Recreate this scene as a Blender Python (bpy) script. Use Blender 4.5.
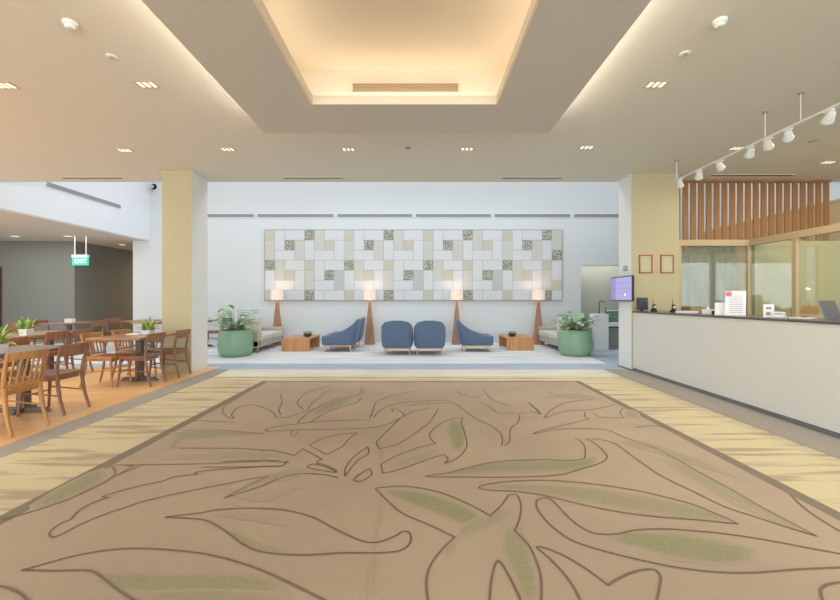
import bpy, bmesh, math, random
from mathutils import Vector, Matrix
for o in list(bpy.data.objects): bpy.data.objects.remove(o)
S = bpy.context.scene
COL = S.collection
PI = math.pi
random.seed(7)
H = 1.32
F = 400.0
# ------------------------------------------------------------------ camera
cd = bpy.data.cameras.new('camera'); cam = bpy.data.objects.new('camera', cd); COL.objects.link(cam)
cam.location = (0, 0, H); cam.rotation_euler = (PI/2, 0, 0)
cd.sensor_width = 36; cd.lens = 36*F/840.0; cd.clip_end = 200
S.camera = cam
# ------------------------------------------------------------------ world and large lights
w = bpy.data.worlds.new('world'); S.world = w; w.use_nodes = True
bg = w.node_tree.nodes['Background']; bg.inputs[0].default_value = (0.93, 0.96, 1.0, 1); bg.inputs[1].default_value = 0.9
S.view_settings.view_transform = 'Standard'; S.view_settings.look = 'None'
S.view_settings.exposure = 0.5; S.view_settings.gamma = 1.0; S.view_settings.use_curve_mapping = False

def area(name, loc, rot, sx, sy, power, color, spread=PI):
    l = bpy.data.lights.new(name, 'AREA'); l.shape = 'RECTANGLE'; l.size = sx; l.size_y = sy
    l.energy = power; l.color = color; l.spread = spread
    o = bpy.data.objects.new(name, l); COL.objects.link(o); o.location = loc; o.rotation_euler = rot
    return o
# daylight through the atrium roof glazing
area('skylight_daylight', (-0.3, 10.0, 7.3), (math.radians(-24), 0, 0), 17.0, 3.2, 430, (0.93, 0.96, 1.0))
# daylight through the entrance glazing behind the camera
area('entrance_daylight', (-0.5, -6.5, 1.75), (PI/2, 0, 0), 15.0, 3.2, 690, (0.86, 0.95, 1.0))
# restaurant windows, far left
area('restaurant_daylight', (-12.3, 3.0, 1.8), (0, -PI/2, 0), 3.0, 8.0, 130, (0.90, 0.97, 1.0))
# added broad fill lifting the wood floor, in place of the restaurant's downlights
area('restaurant_fill', (-6.6, 3.8, 3.6), (0, 0, 0), 4.0, 6.0, 72, (1.0, .98, .94), math.radians(120))
area('lobby_fill', (3.0, 3.2, 3.6), (0, 0, 0), 1.6, 6.0, 36, (1.0, .95, .87), math.radians(130))  # added fill lifting the right-hand floor, in place of single downlights

# ------------------------------------------------------------------ helpers
def lin(c):
    return tuple(((v/255.0)/12.92 if v/255.0 <= 0.04045 else (((v/255.0)+0.055)/1.055)**2.4) for v in c)
def mat(name, rgb, rough=0.6, metal=0.0, noise=None, bump=0.0, emis=None, estr=0.0, spec=0.4, coat=0.0, sheen=0.0):
    """noise = (rgb2, scale_xyz, detail, lo, hi)"""
    m = bpy.data.materials.new(name); m.use_nodes = True; nt = m.node_tree; b = nt.nodes['Principled BSDF']
    b.inputs['Base Color'].default_value = (*lin(rgb), 1); b.inputs['Roughness'].default_value = rough
    b.inputs['Metallic'].default_value = metal; b.inputs['Specular IOR Level'].default_value = spec
    b.inputs['Coat Weight'].default_value = coat; b.inputs['Sheen Weight'].default_value = sheen
    tc = nt.nodes.new('ShaderNodeTexCoord'); mp = nt.nodes.new('ShaderNodeMapping')
    nt.links.new(tc.outputs['Object'], mp.inputs[0])
    nz = nt.nodes.new('ShaderNodeTexNoise'); nt.links.new(mp.outputs[0], nz.inputs['Vector'])
    nz.inputs['Scale'].default_value = 1.0
    if noise:
        rgb2, sc, det, lo, hi = noise
        mp.inputs['Scale'].default_value = sc; nz.inputs['Detail'].default_value = det
        cr = nt.nodes.new('ShaderNodeMapRange'); cr.inputs['From Min'].default_value = lo; cr.inputs['From Max'].default_value = hi
        nt.links.new(nz.outputs['Fac'], cr.inputs['Value'])
        mx = nt.nodes.new('ShaderNodeMix'); mx.data_type = 'RGBA'
        mx.inputs[6].default_value = (*lin(rgb), 1); mx.inputs[7].default_value = (*lin(rgb2), 1)
        nt.links.new(cr.outputs[0], mx.inputs[0]); nt.links.new(mx.outputs[2], b.inputs['Base Color'])
    else:
        mp.inputs['Scale'].default_value = (90, 90, 90)
    if bump:
        bn = nt.nodes.new('ShaderNodeTexNoise'); bn.inputs['Scale'].default_value = 160; nt.links.new(tc.outputs['Object'], bn.inputs['Vector'])
        bp = nt.nodes.new('ShaderNodeBump'); bp.inputs['Strength'].default_value = bump; bp.inputs['Distance'].default_value = 0.004
        nt.links.new(bn.outputs['Fac'], bp.inputs['Height']); nt.links.new(bp.outputs[0], b.inputs['Normal'])
    if emis:
        b.inputs['Emission Color'].default_value = (*lin(emis), 1); b.inputs['Emission Strength'].default_value = estr
    return m
def glass_mat(name, tint, refl=1.0, base=0.06):
    m = bpy.data.materials.new(name); m.use_nodes = True; nt = m.node_tree
    for n in list(nt.nodes): nt.nodes.remove(n)
    out = nt.nodes.new('ShaderNodeOutputMaterial'); tr = nt.nodes.new('ShaderNodeBsdfTransparent'); gl = nt.nodes.new('ShaderNodeBsdfGlossy')
    tr.inputs[0].default_value = (*tint, 1); gl.inputs[0].default_value = (refl, refl, refl, 1); gl.inputs['Roughness'].default_value = 0.01
    lw = nt.nodes.new('ShaderNodeLayerWeight'); lw.inputs[0].default_value = .5
    pw = nt.nodes.new('ShaderNodeMath'); pw.operation = 'POWER'; pw.inputs[1].default_value = 5; nt.links.new(lw.outputs['Facing'], pw.inputs[0])
    ad = nt.nodes.new('ShaderNodeMath'); ad.operation = 'ADD'; ad.use_clamp = True; ad.inputs[1].default_value = base
    nt.links.new(pw.outputs[0], ad.inputs[0])
    mx = nt.nodes.new('ShaderNodeMixShader'); nt.links.new(ad.outputs[0], mx.inputs[0]); nt.links.new(tr.outputs[0], mx.inputs[1]); nt.links.new(gl.outputs[0], mx.inputs[2])
    nt.links.new(mx.outputs[0], out.inputs[0]); return m

class MB:
    def __init__(s): s.v = []; s.f = []; s.m = []; s.sm = []; s.xf = Matrix.Identity(4); s.w = None
    def _add(s, vs, fs, mi=0, smooth=False):
        b = len(s.v)
        s.v += [tuple(s.xf @ Vector(p)) for p in vs]
        s.f += [tuple(b+i for i in f) for f in fs]; s.m += [mi]*len(fs); s.sm += [smooth]*len(fs)
    def box(s, x0, x1, y0, y1, z0, z1, mi=0):
        vs = [(x, y, z) for z in (z0, z1) for (x, y) in ((x0, y0), (x1, y0), (x1, y1), (x0, y1))]
        s._add(vs, [(3,2,1,0), (4,5,6,7), (0,1,5,4), (1,2,6,5), (2,3,7,6), (3,0,4,7)], mi); return s
    def quad(s, a, b, c, d, mi=0): s._add([a, b, c, d], [(0,1,2,3)], mi); return s
    def prism(s, pts, z0, z1, mi=0, smooth=False):       # polygon in xy extruded in z
        n = len(pts); vs = [(x, y, z0) for x, y in pts] + [(x, y, z1) for x, y in pts]
        s._add(vs, [tuple(range(n))[::-1], tuple(range(n, 2*n))], mi)
        s._add(vs, [(i, (i+1) % n, n+(i+1) % n, n+i) for i in range(n)], mi, smooth); return s
    def lathe(s, prof, n=24, mi=0, c=(0, 0, 0), caps=True):
        vs = []
        for r, z in prof:
            for k in range(n):
                a = 2*PI*k/n; vs.append((c[0]+r*math.cos(a), c[1]+r*math.sin(a), c[2]+z))
        fs = []
        for j in range(len(prof)-1):
            for k in range(n):
                k2 = (k+1) % n; fs.append((j*n+k, j*n+k2, (j+1)*n+k2, (j+1)*n+k))
        s._add(vs, fs, mi, True)
        if caps: s._add(vs, [tuple(range(n))[::-1], tuple(range((len(prof)-1)*n, len(prof)*n))], mi)
        return s
    def tube(s, pts, rad, n=8, mi=0, flat=1.0, up=None):  # rad scalar or list; flat squashes second axis
        P = [Vector(p) for p in pts]; m = len(P); R = rad if isinstance(rad, (list, tuple)) else [rad]*m
        vs = []; ref = Vector(up) if up else None
        for i, p in enumerate(P):
            t = (P[min(i+1, m-1)]-P[max(i-1, 0)]).normalized()
            u = ref if ref else (Vector((0, 0, 1)) if abs(t.z) < .9 else Vector((1, 0, 0)))
            a = t.cross(u).normalized(); b = a.cross(t).normalized()
            for k in range(n):
                q = 2*PI*(k+.5)/n; vs.append(tuple(p + a*math.cos(q)*R[i] + b*math.sin(q)*R[i]*flat))
        fs = [(i*n+k, i*n+(k+1) % n, (i+1)*n+(k+1) % n, (i+1)*n+k) for i in range(m-1) for k in range(n)]
        s._add(vs, fs, mi, n > 4); s._add(vs, [tuple(range(n))[::-1], tuple(range((m-1)*n, m*n))], mi); return s
    def taper(s, p0, w0, d0, p1, w1, d1, mi=0):           # square-section tapered bar, sections horizontal
        vs = []
        for p, w_, d_ in ((p0, w0, d0), (p1, w1, d1)):
            for sx, sy in ((-1, -1), (1, -1), (1, 1), (-1, 1)): vs.append((p[0]+sx*w_/2, p[1]+sy*d_/2, p[2]))
        s._add(vs, [(3,2,1,0), (4,5,6,7), (0,1,5,4), (1,2,6,5), (2,3,7,6), (3,0,4,7)], mi); return s
    def build(s, name, mats, parent=None, bevel=0.0, seg=2, subsurf=0, smooth=None):
        me = bpy.data.meshes.new(name); me.from_pydata(s.v, [], s.f)
        if not isinstance(mats, (list, tuple)): mats = [mats]
        for m in mats: me.materials.append(m)
        for i, p in enumerate(me.polygons): p.material_index = s.m[i]; p.use_smooth = s.sm[i] if smooth is None else smooth
        bm = bmesh.new(); bm.from_mesh(me); bmesh.ops.recalc_face_normals(bm, faces=bm.faces[:]); bm.to_mesh(me); bm.free()
        me.update(); o = bpy.data.objects.new(name, me); COL.objects.link(o)
        if parent: o.parent = parent
        if bevel:
            b = o.modifiers.new('bevel', 'BEVEL'); b.width = bevel; b.segments = seg; b.limit_method = 'ANGLE'; b.angle_limit = math.radians(40)
        if subsurf:
            b = o.modifiers.new('subsurf', 'SUBSURF'); b.levels = subsurf; b.render_levels = subsurf
        return o
def tag(o, label=None, cat=None, group=None, kind=None):
    if label: o['label'] = label
    if cat: o['category'] = cat
    if group: o['group'] = group
    if kind: o['kind'] = kind
    return o
def thing(name, label, cat, loc, rz=0, group=None):
    o = bpy.data.objects.new(name, None); COL.objects.link(o); o.empty_display_size = .1
    o.location = loc; o.rotation_euler = (0, 0, rz); return tag(o, label, cat, group)
def struct(name, mb, m, **k): return tag(mb.build(name, m, **k), kind='structure')
def copy_tree(o, parent=None):
    c = o.copy(); COL.objects.link(c); c.parent = parent
    for ch in [x for x in o.children]: copy_tree(ch, c)
    return c
def dup(o, loc, rz, label, group=None):
    c = copy_tree(o); c.location = loc; c.rotation_euler = (0, 0, rz); c['label'] = label
    if group: c['group'] = group
    return c
def FP(px, py): Y = F*H/(py-300.0); return ((px-420.0)*Y/F, Y)          # a point on the floor
def ZP(px, py, z): Y = F*(z-H)/(300.0-py); return ((px-420.0)*Y/F, Y)    # a point at height z

# ------------------------------------------------------------------ materials
M = {}
M['hall_white'] = mat('white_wall_paint', (214, 219, 221), .8)
M['bulk_lit'] = mat('bulkhead_lit_white', (236, 240, 246), .8)  # wall white made lighter: daylight on the bulkhead put into the colour
M['ceil'] = mat('cream_ceiling_paint', (220, 217, 208), .85)
M['panel'] = mat('grey_ceiling_paint', (200, 197, 191), .85)
M['cove'] = mat('cove_paint', (230, 216, 194), .85)
M['lowceil'] = mat('low_ceiling_paint', (215, 208, 198), .85)
M['col_white'] = mat('column_white_paint', (228, 230, 226), .7)
M['col_yellow'] = mat('column_front_yellow', (186, 177, 144), .7)  # yellower tone on the column front faces
M['yellow'] = mat('yellow_wall_paint', (190, 187, 156), .7)
M['grey'] = mat('grey_wall_paint', (134, 137, 134), .8)
M['recess'] = mat('recess_grey_green', (182, 184, 172), .8)
M['tanwall'] = mat('tan_wall', (190, 160, 118), .7)
M['vent'] = mat('vent_grey', (150, 153, 156), .6)
M['ventdark'] = mat('vent_dark', (95, 88, 80), .7)
M['venttan'] = mat('vent_tan', (176, 150, 116), .6)
M['trim'] = mat('white_trim', (240, 242, 244), .5)
M['wood_floor'] = mat('orange_wood_floor', (240, 194, 136), .35, noise=((228, 178, 120), (1.2, 9, 1), 4, .35, .65))
M['grey_strip'] = mat('grey_carpet', (164, 155, 144), .95, bump=.3)
M['blue'] = mat('blue_grey_carpet', (160, 174, 190), .95, noise=((176, 188, 200), (1.2, 9, 1), 3, .4, .6), bump=.3)
M['pale'] = mat('pale_carpet', (228, 228, 226), .95, noise=((202, 210, 218), (.7, 7, 1), 3, .45, .62), bump=.3)
M['cream'] = mat('streaked_cream_carpet', (205, 192, 156), .95, noise=((176, 157, 130), (.9, 9, 1), 3.6, .50, .62), bump=.3)
M['cream_daylit'] = mat('daylit_cream_carpet', (220, 214, 198), .95, noise=((200, 194, 180), (.8, 12, 1), 3.2, .53, .60), bump=.3)  # cream carpet again, with the atrium daylight's whitening put into its colour
M['border'] = mat('carpet_border', (132, 120, 104), .95, bump=.3)
M['carpet'] = mat('tan_carpet', (170, 152, 132), .95, noise=((180, 161, 138), (.8, .8, 1), 3, .35, .65), bump=.35)
M['line'] = mat('carpet_line', (124, 108, 91), .95)
M['black'] = mat('black_plastic', (32, 33, 36), .4)
M['dark'] = mat('dark_stone', (88, 90, 88), .25)
M['toe'] = mat('toe_kick_metal', (122, 127, 130), .4)
M['counter'] = mat('white_counter_laminate', (214, 215, 210), .35)
M['screenwood'] = mat('slat_wood', (162, 119, 74), .55, noise=((144, 104, 64), (3, 3, .8), 3, .35, .65))
M['framewood'] = mat('frame_wood', (190, 170, 138), .5)
M['oak'] = mat('oak', (206, 152, 100), .4, noise=((180, 126, 80), (22, 22, 1.2), 3, .35, .65))
M['walnut'] = mat('lamp_walnut', (182, 138, 106), .5, noise=((160, 116, 86), (30, 30, 1.5), 3, .35, .65))
M['lightoak'] = mat('light_oak', (204, 164, 124), .45)
M['blueb'] = mat('blue_upholstery', (94, 114, 140), .9, bump=.2, sheen=.15, noise=((86, 105, 131), (60, 60, 60), 2, .4, .6))
M['sofa'] = mat('grey_beige_upholstery', (184, 178, 166), .9, bump=.2)
M['sofac'] = mat('sofa_seat_cushion', (206, 204, 194), .9, bump=.2)
M['pillow'] = mat('cream_pillow', (206, 200, 180), .9)
M['sage'] = mat('sage_glaze', (134, 168, 140), .35)
M['soil'] = mat('soil', (70, 58, 46), .95)
M['leaf'] = mat('green_leaf', (134, 182, 128), .5, noise=((184, 214, 172), (6, 6, 6), 2, .4, .65))
M['grass'] = mat('grass_leaf', (110, 156, 66), .5, noise=((190, 206, 120), (14, 14, 5), 2, .42, .6))
M['stem'] = mat('plant_stem', (112, 124, 78), .6)
M['potw'] = mat('white_pot', (226, 230, 230), .35)
M['chairA'] = mat('honey_bentwood', (196, 144, 90), .35, noise=((176, 124, 74), (20, 20, 2), 3, .35, .65))
M['chairB'] = mat('brown_bentwood', (152, 108, 80), .35, noise=((130, 90, 66), (20, 20, 2), 3, .35, .65))
M['tabtop'] = mat('table_top_wood', (176, 134, 100), .28, noise=((152, 112, 82), (2, 22, 2), 3, .35, .65))
M['tabtopd'] = mat('dark_table_top_wood', (126, 98, 80), .28, noise=((108, 82, 68), (2, 22, 2), 3, .35, .65))
M['pedestal'] = mat('grey_metal_pedestal', (112, 104, 98), .5, metal=.2)
M['shade'] = mat('lit_lamp_shade', (250, 232, 215), .8, emis=(255, 222, 200), estr=.12)
M['metalw'] = mat('white_metal', (222, 226, 222), .4)
M['lampface'] = mat('lit_downlight', (240, 232, 218), .5, emis=(255, 246, 230), estr=.55)
M['lampgrey'] = mat('downlight_housing', (190, 176, 156), .6)
M['hole'] = mat('downlight_recess', (70, 66, 62), .8)
M['exit'] = mat('exit_green', (40, 190, 150), .5, emis=(60, 205, 165), estr=.6)
M['exitw'] = mat('exit_white', (240, 250, 245), .5, emis=(235, 255, 245), estr=.8)
M['paper'] = mat('white_paper', (236, 236, 238), .7)
M['ink'] = mat('blue_ink', (168, 172, 202), .7)
M['greyink'] = mat('grey_ink', (150, 152, 156), .7)
M['red'] = mat('red_print', (225, 120, 130), .7)
M['redframe'] = mat('red_brown_frame', (176, 92, 52), .45)
M['certp'] = mat('certificate_paper', (190, 184, 152), .7)
M['certi'] = mat('certificate_print', (180, 196, 170), .7)
M['screen'] = mat('tv_screen', (60, 60, 80), .3, emis=(168, 162, 212), estr=.72)
M['screenl'] = mat('tv_screen_line', (60, 60, 80), .3, emis=(140, 132, 190), estr=.72)
M['screenw'] = mat('tv_screen_white', (200, 200, 210), .3, emis=(225, 220, 245), estr=.9)
M['curtain'] = mat('grey_curtain', (162, 162, 153), .9)
M['lapgrey'] = mat('laptop_grey', (120, 122, 132), .4, metal=.3)
M['orange'] = mat('orange_chair_back', (196, 156, 112), .6)
M['basket'] = mat('basket', (176, 160, 116), .8, noise=((130, 116, 84), (60, 60, 60), 2, .4, .6))
M['bowl'] = mat('dark_bowl', (72, 60, 50), .4)
M['glass'] = glass_mat('clear_glass', (.93, .96, .93), base=.10)
M['glass2'] = glass_mat('display_glass', (.85, .95, .93))

# ================================================================== SETTING
# ---- floor
struct('floor', MB().box(-16, 11, -7, 19, -.12, -.012), M['grey_strip'])
def slab(pts, m, top=0.0, name='floor'): return struct(name, MB().prism(pts, -.012, top), m)
WOODN, WOODF = -3.77, -3.93
slab([(-16, -6.9), (WOODN, -6.9), (WOODN, 3.5), (WOODF, 7.9), (-16, 7.9)], M['wood_floor'])
slab([(WOODN, -6.9), (-3.5, -6.9), (-3.5, 4.5), (-3.62, 7.6), (WOODF, 7.6), (WOODN, 3.5)], M['grey_strip'])
slab([(-3.5, -6.9), (-2.57, -6.9), (-2.57, 6.52), (2.6, 6.52), (2.62, -6.9), (3.5, -6.9), (3.49, 6.9), (-3.56, 6.9), (-3.5, 4.5)], M['cream'])
slab([(-3.56, 6.9), (3.49, 6.9), (3.48, 7.6), (-3.62, 7.6)], M['cream_daylit'])
slab([(3.5, -6.9), (8.7, -6.9), (8.7, 7.6), (3.48, 7.6)], M['grey_strip'])
slab([(WOODF, 7.6), (8.7, 7.6), (8.7, 8.3), (-16, 8.3), (-16, 7.9), (WOODF, 7.9)], M['blue'])
slab([(-4.9, 8.3), (3.87, 8.3), (4.05, 11.0), (4.05, 12.4), (-16, 12.4), (-16, 8.3)], M['pale'])
slab([(3.87, 8.3), (8.7, 8.3), (8.7, 13.6), (4.05, 13.6), (4.05, 11.0)], M['blue'])
slab([(-16, 12.4), (4.05, 12.4), (4.05, 13.6), (-8.9, 13.6), (-8.9, 19), (-16, 19)], M['wood_floor'])

# ---- walls
def wall(name, mb, m): return struct(name, mb, m)
wb = MB(); wb.box(-8.9, 4.99, 12.4, 12.6, 0, 7.5); wb.box(4.99, 6.7, 12.4, 12.6, 2.39, 7.5); wb.box(6.7, 9.2, 12.4, 12.6, 0, 7.5)
wall('wall_back', wb, M['hall_white'])
wr = MB(); wr.box(4.79, 7.2, 13.5, 13.6, 0, 2.6); wr.box(4.79, 4.99, 12.6, 13.5, 0, 2.6); wr.box(6.9, 7.0, 12.6, 13.5, 0, 2.6)
wall('wall_recess', wr, M['recess'])
struct('ceiling_recess', MB().box(4.79, 7.0, 12.6, 13.6, 2.6, 2.7), M['lowceil'])
# atrium left bulkhead, its lower annex ceiling
wall('wall_bulkhead', MB().box(-8.57, -8.37, 7.8, 12.4, 3.16, 7.5), M['bulk_lit'])
struct('ceiling_annex', MB().box(-16, -8.57, 7.9, 12.5, 3.16, 3.3), M['lowceil'])
struct('ceiling_annex', MB().box(-10.9, -8.9, 12.5, 19, 3.16, 3.3), M['lowceil'])
wall('wall_annex', MB().box(-16, -10.8, 12.5, 12.7, 0, 3.3), M['grey'])
wall('wall_corridor_left', MB().box(-11.0, -10.8, 12.7, 19, 0, 3.3), M['grey'])
wall('wall_corridor_right', MB().box(-8.92, -8.72, 12.6, 19, 0, 3.3), M['grey'])
wall('wall_corridor_end', MB().box(-11, -8.7, 19, 19.2, 0, 3.3), M['yellow'])
wall('wall_left', MB().box(-16.2, -16, -7, 12.7, 0, 3.8), M['grey'])
area('annex_fill', (-11.0, 10.2, 3.12), (0, 0, 0), 4.0, 3.0, 55, (1.0, .97, .93))  # added fill for the grey annex walls, standing in for its round downlights
area('recess_fill', (5.9, 13.0, 2.58), (0, 0, 0), 1.8, .8, 9, (1.0, .98, .95))  # added light without a fitting, brightens the inside of the wall recess
area('corridor_lamp', (-9.5, 16.8, 3.1), (0, 0, 0), .5, .5, 45, (1.0, .75, .45))
# door frame, far left of the grey wall
struct('door_1', MB().box(-13.8, -13.06, 12.42, 12.5, 0, 2.35), mat('dark_brown_door', (92, 66, 50), .5))
# right side of the atrium and of the reception
wall('wall_right', MB().box(8.7, 8.9, -7, 12.5, 0, 3.4), M['tanwall'])
wall('wall_right_upper', MB().box(8.9, 9.1, 7.9, 12.5, 3.4, 7.5), M['hall_white'])
struct('trim_1', MB().box(8.68, 9.1, 8.0, 12.4, 3.38, 3.42), M['framewood'])
wall('wall_atrium_front', MB().box(-9, 9.1, 7.8, 8.0, 3.9, 7.5), M['hall_white'])
struct('ceiling_atrium', MB().box(-9, 9.1, 7.8, 12.6, 7.5, 7.7), M['hall_white'])

# ---- main ceiling with its recess, the dropped panel below
RX0, RX1, RY0, RY1 = -1.38, 1.04, -2.6, 4.56
mc = MB(); Z0, Z1 = 3.68, 3.9
RX0_, RX1_, RY0_, RY1_ = RX0-.04, RX1+.04, RY0-.04, RY1+.04
mc.box(-16, RX0_, -7, 8.0, Z0, Z1); mc.box(RX1_, 9.1, -7, 8.0, Z0, Z1)
mc.box(RX0_, RX1_, RY1_, 8.0, Z0, Z1); mc.box(RX0_, RX1_, -7, RY0_, Z0, Z1)
struct('ceiling', mc, M['ceil'])
cv = MB(); cv.box(RX0-.05, RX0, RY0, RY1, 3.48, 4.0); cv.box(RX1, RX1+.05, RY0, RY1, 3.48, 4.0)
cv.box(RX0-.05, RX1+.05, RY1, RY1+.05, 3.48, 4.0); cv.box(RX0-.05, RX1+.05, RY0-.05, RY0, 3.48, 4.0)
cv.box(RX0-.05, RX1+.05, RY0-.05, RY1+.05, 3.93, 4.02)
struct('ceiling_recess_box', cv, M['cove'])
OX0, OX1, OY0, OY1 = -1.98, 1.645, -3.4, 5.10
IX0, IX1, IY0, IY1 = -1.19, .85, -2.4, 4.37
pn = MB(); pz0, pz1 = 3.45, 3.475
pn.box(OX0, IX0, OY0, OY1, pz0, pz1); pn.box(IX1, OX1, OY0, OY1, pz0, pz1)
pn.box(IX0, IX1, IY1, OY1, pz0, pz1); pn.box(IX0, IX1, OY0, IY0, pz0, pz1)
struct('ceiling_dropped_panel', pn, M['panel'])
lp = MB(); t = .02
lp.box(IX0, IX0+t, IY0, IY1, pz0-.001, 3.545); lp.box(IX1-t, IX1, IY0, IY1, pz0-.001, 3.545)
lp.box(IX0+t, IX1-t, IY1-t, IY1, pz0-.001, 3.545); lp.box(IX0+t, IX1-t, IY0, IY0+t, pz0-.001, 3.545)
struct('trim_2', lp, M['cove'])
# cove LED strips: inner recess and outer edge
WARM = (1.0, .88, .70)
def strip(loc, rot, sx, sy, p): area('cove_strip_light', loc, rot, sx, sy, p, WARM)
CI = 6.5
strip((IX0-.10, 1.0, 3.49), (PI, 0, 0), .05, 6.6, CI); strip((IX1+.10, 1.0, 3.49), (PI, 0, 0), .05, 6.6, CI)
strip(((IX0+IX1)/2, IY1+.10, 3.49), (PI, 0, 0), 2.0, .05, CI*.4)
CO = 26.0
strip((OX0+.10, 1.0, 3.52), (0, math.radians(140), 0), .05, 8.0, CO); strip((OX1-.10, 1.0, 3.52), (0, math.radians(-140), 0), .05, 8.0, CO)
strip(((OX0+OX1)/2, OY1-.12, 3.52), (math.radians(130), 0, 0), 3.3, .05, CO*.1)

# ---- columns
def column(name, x0, x1, y0, y1):
    c = MB(); c.box(x0, x1, y0, y1, 0, 3.68)
    o = c.build(name, [M['col_white'], M['col_yellow']])
    for p in o.data.polygons:
        if p.normal.y < -.5: p.material_index = 1
    tag(o, kind='structure'); return o
column('wall_column_left', -4.71, -4.17, 7.30, 7.85)
column('wall_column_right', 3.95, 4.84, 7.47, 7.95)
struct('baseboard_column', MB().box(3.94, 4.0, 7.46, 7.96, 0, .03), M['toe'])

# ---- glazed office partition beside the reception
gp = MB(); G0 = 6.30
gp.box(4.84, G0+.1, 7.66, 7.76, 2.36, 2.475); gp.box(G0, G0+.1, 2.0, 7.76, 2.36, 2.475)
gp.box(G0, G0+.07, 7.68, 7.76, 0, 2.36); gp.box(4.84, 5.02, 7.68, 7.74, 0, 2.36); gp.box(G0, G0+.08, 6.70, 6.78, 0, 2.36)
gp.box(4.84, G0, 7.66, 7.74, 0, .1); gp.box(G0, G0+.08, 2.0, 7.7, 0, .1)
struct('window_1', gp, M['framewood'])
struct('window_2', MB().box(5.02, G0, 7.70, 7.712, .1, 2.36), M['glass'])
struct('window_3', MB().box(G0+.035, G0+.047, 2.0, 7.68, .1, 2.36), M['glass'])
wall('wall_office', MB().box(G0+.1, 8.7, 7.64, 7.74, 0, 2.45), M['yellow'])
wall('wall_office_side', MB().box(8.62, 8.7, 2.0, 7.64, 0, 2.45), M['yellow'])
area('office_lamp', (7.5, 5.6, 3.55), (0, 0, 0), 1.2, 1.2, 34, (1.0, .9, .72))
area('reception_lamp', (5.4, 5.2, 3.6), (0, 0, 0), .3, 2.5, 30, (1.0, .84, .6))

# ---- wall and ceiling vents
def wall_slot(x0, x1):
    t_ = thing('air_vent', None, 'air vent', ((x0+x1)/2, 12.4, 3.94)); h = (x1-x0)/2-.05
    MB().box(-h, h, -.015, 0, -.07, .06).build('vent_frame', M['trim'], t_)
    m = MB(); m.box(-h+.01, h-.01, -.02, -.012, -.055, .045); m.box(-h+.01, h-.01, -.03, -.02, -.01, 0); m.build('grille', M['vent'], t_); return t_
xs = [(p-420)*12.4/400 for p in (177, 256, 335.5, 414, 492.5, 572, 651)]
vl = ['grey linear vent on the white back wall, nearest the left column', 'grey linear vent above the left end of the wall art', 'grey linear vent above the art, second panel of the art row from left',
      'grey linear vent above the middle-right of the wall art', 'grey linear vent above the right end of the wall art', 'grey linear vent on the back wall right of the art, beside the right column']
for i in range(6):
    v = wall_slot(xs[i], xs[i+1]); v['label'] = vl[i]; v['group'] = 'slot vents along the back wall'
t_ = thing('air_vent', 'grey linear vent on the white bulkhead over the restaurant annex', 'air vent', (-8.37, 10.06, 3.92))
MB().box(0, .015, -1.13, 1.13, -.06, .06).build('vent_frame', M['trim'], t_); MB().box(.012, .022, -1.1, 1.1, -.048, .048).build('grille', M['vent'], t_)
t_ = thing('air_vent', 'tan slotted vent grille inside the glowing ceiling recess', 'air vent', (-.165, RY1, 3.73))
MB().box(-.62, .62, -.012, 0, -.055, .055).build('vent_frame', M['cove'], t_)
g = MB()
for k in range(5): g.box(-.6, .6, -.022, -.012, -.045+k*.02, -.033+k*.02)
g.build('grille', M['venttan'], t_)
for (a, b, l) in ((62, 122, 'thin slot vent in the ceiling left of the yellow column'), (283, 343, 'thin slot vent in the ceiling edge above the left of the art'), (502, 562, 'thin slot vent in the ceiling edge above the right of the art'), (704, 785, 'thin slot vent in the ceiling above the wooden slat screen')):
    xa, xb = (a-420)*7.72/400, (b-420)*7.72/400
    t_ = thing('ceiling_vent', l, 'air vent', ((xa+xb)/2, 7.72 if a != 704 else 7.55, 3.68), group='slot vents along the ceiling edge'); h = (xb-xa)/2
    MB().box(-h, h, -.05, .05, -.008, 0).build('vent_frame', M['ceil'], t_); MB().box(-h+.01, h-.01, -.025, .025, -.012, -.006).build('slot', M['ventdark'], t_)

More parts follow.
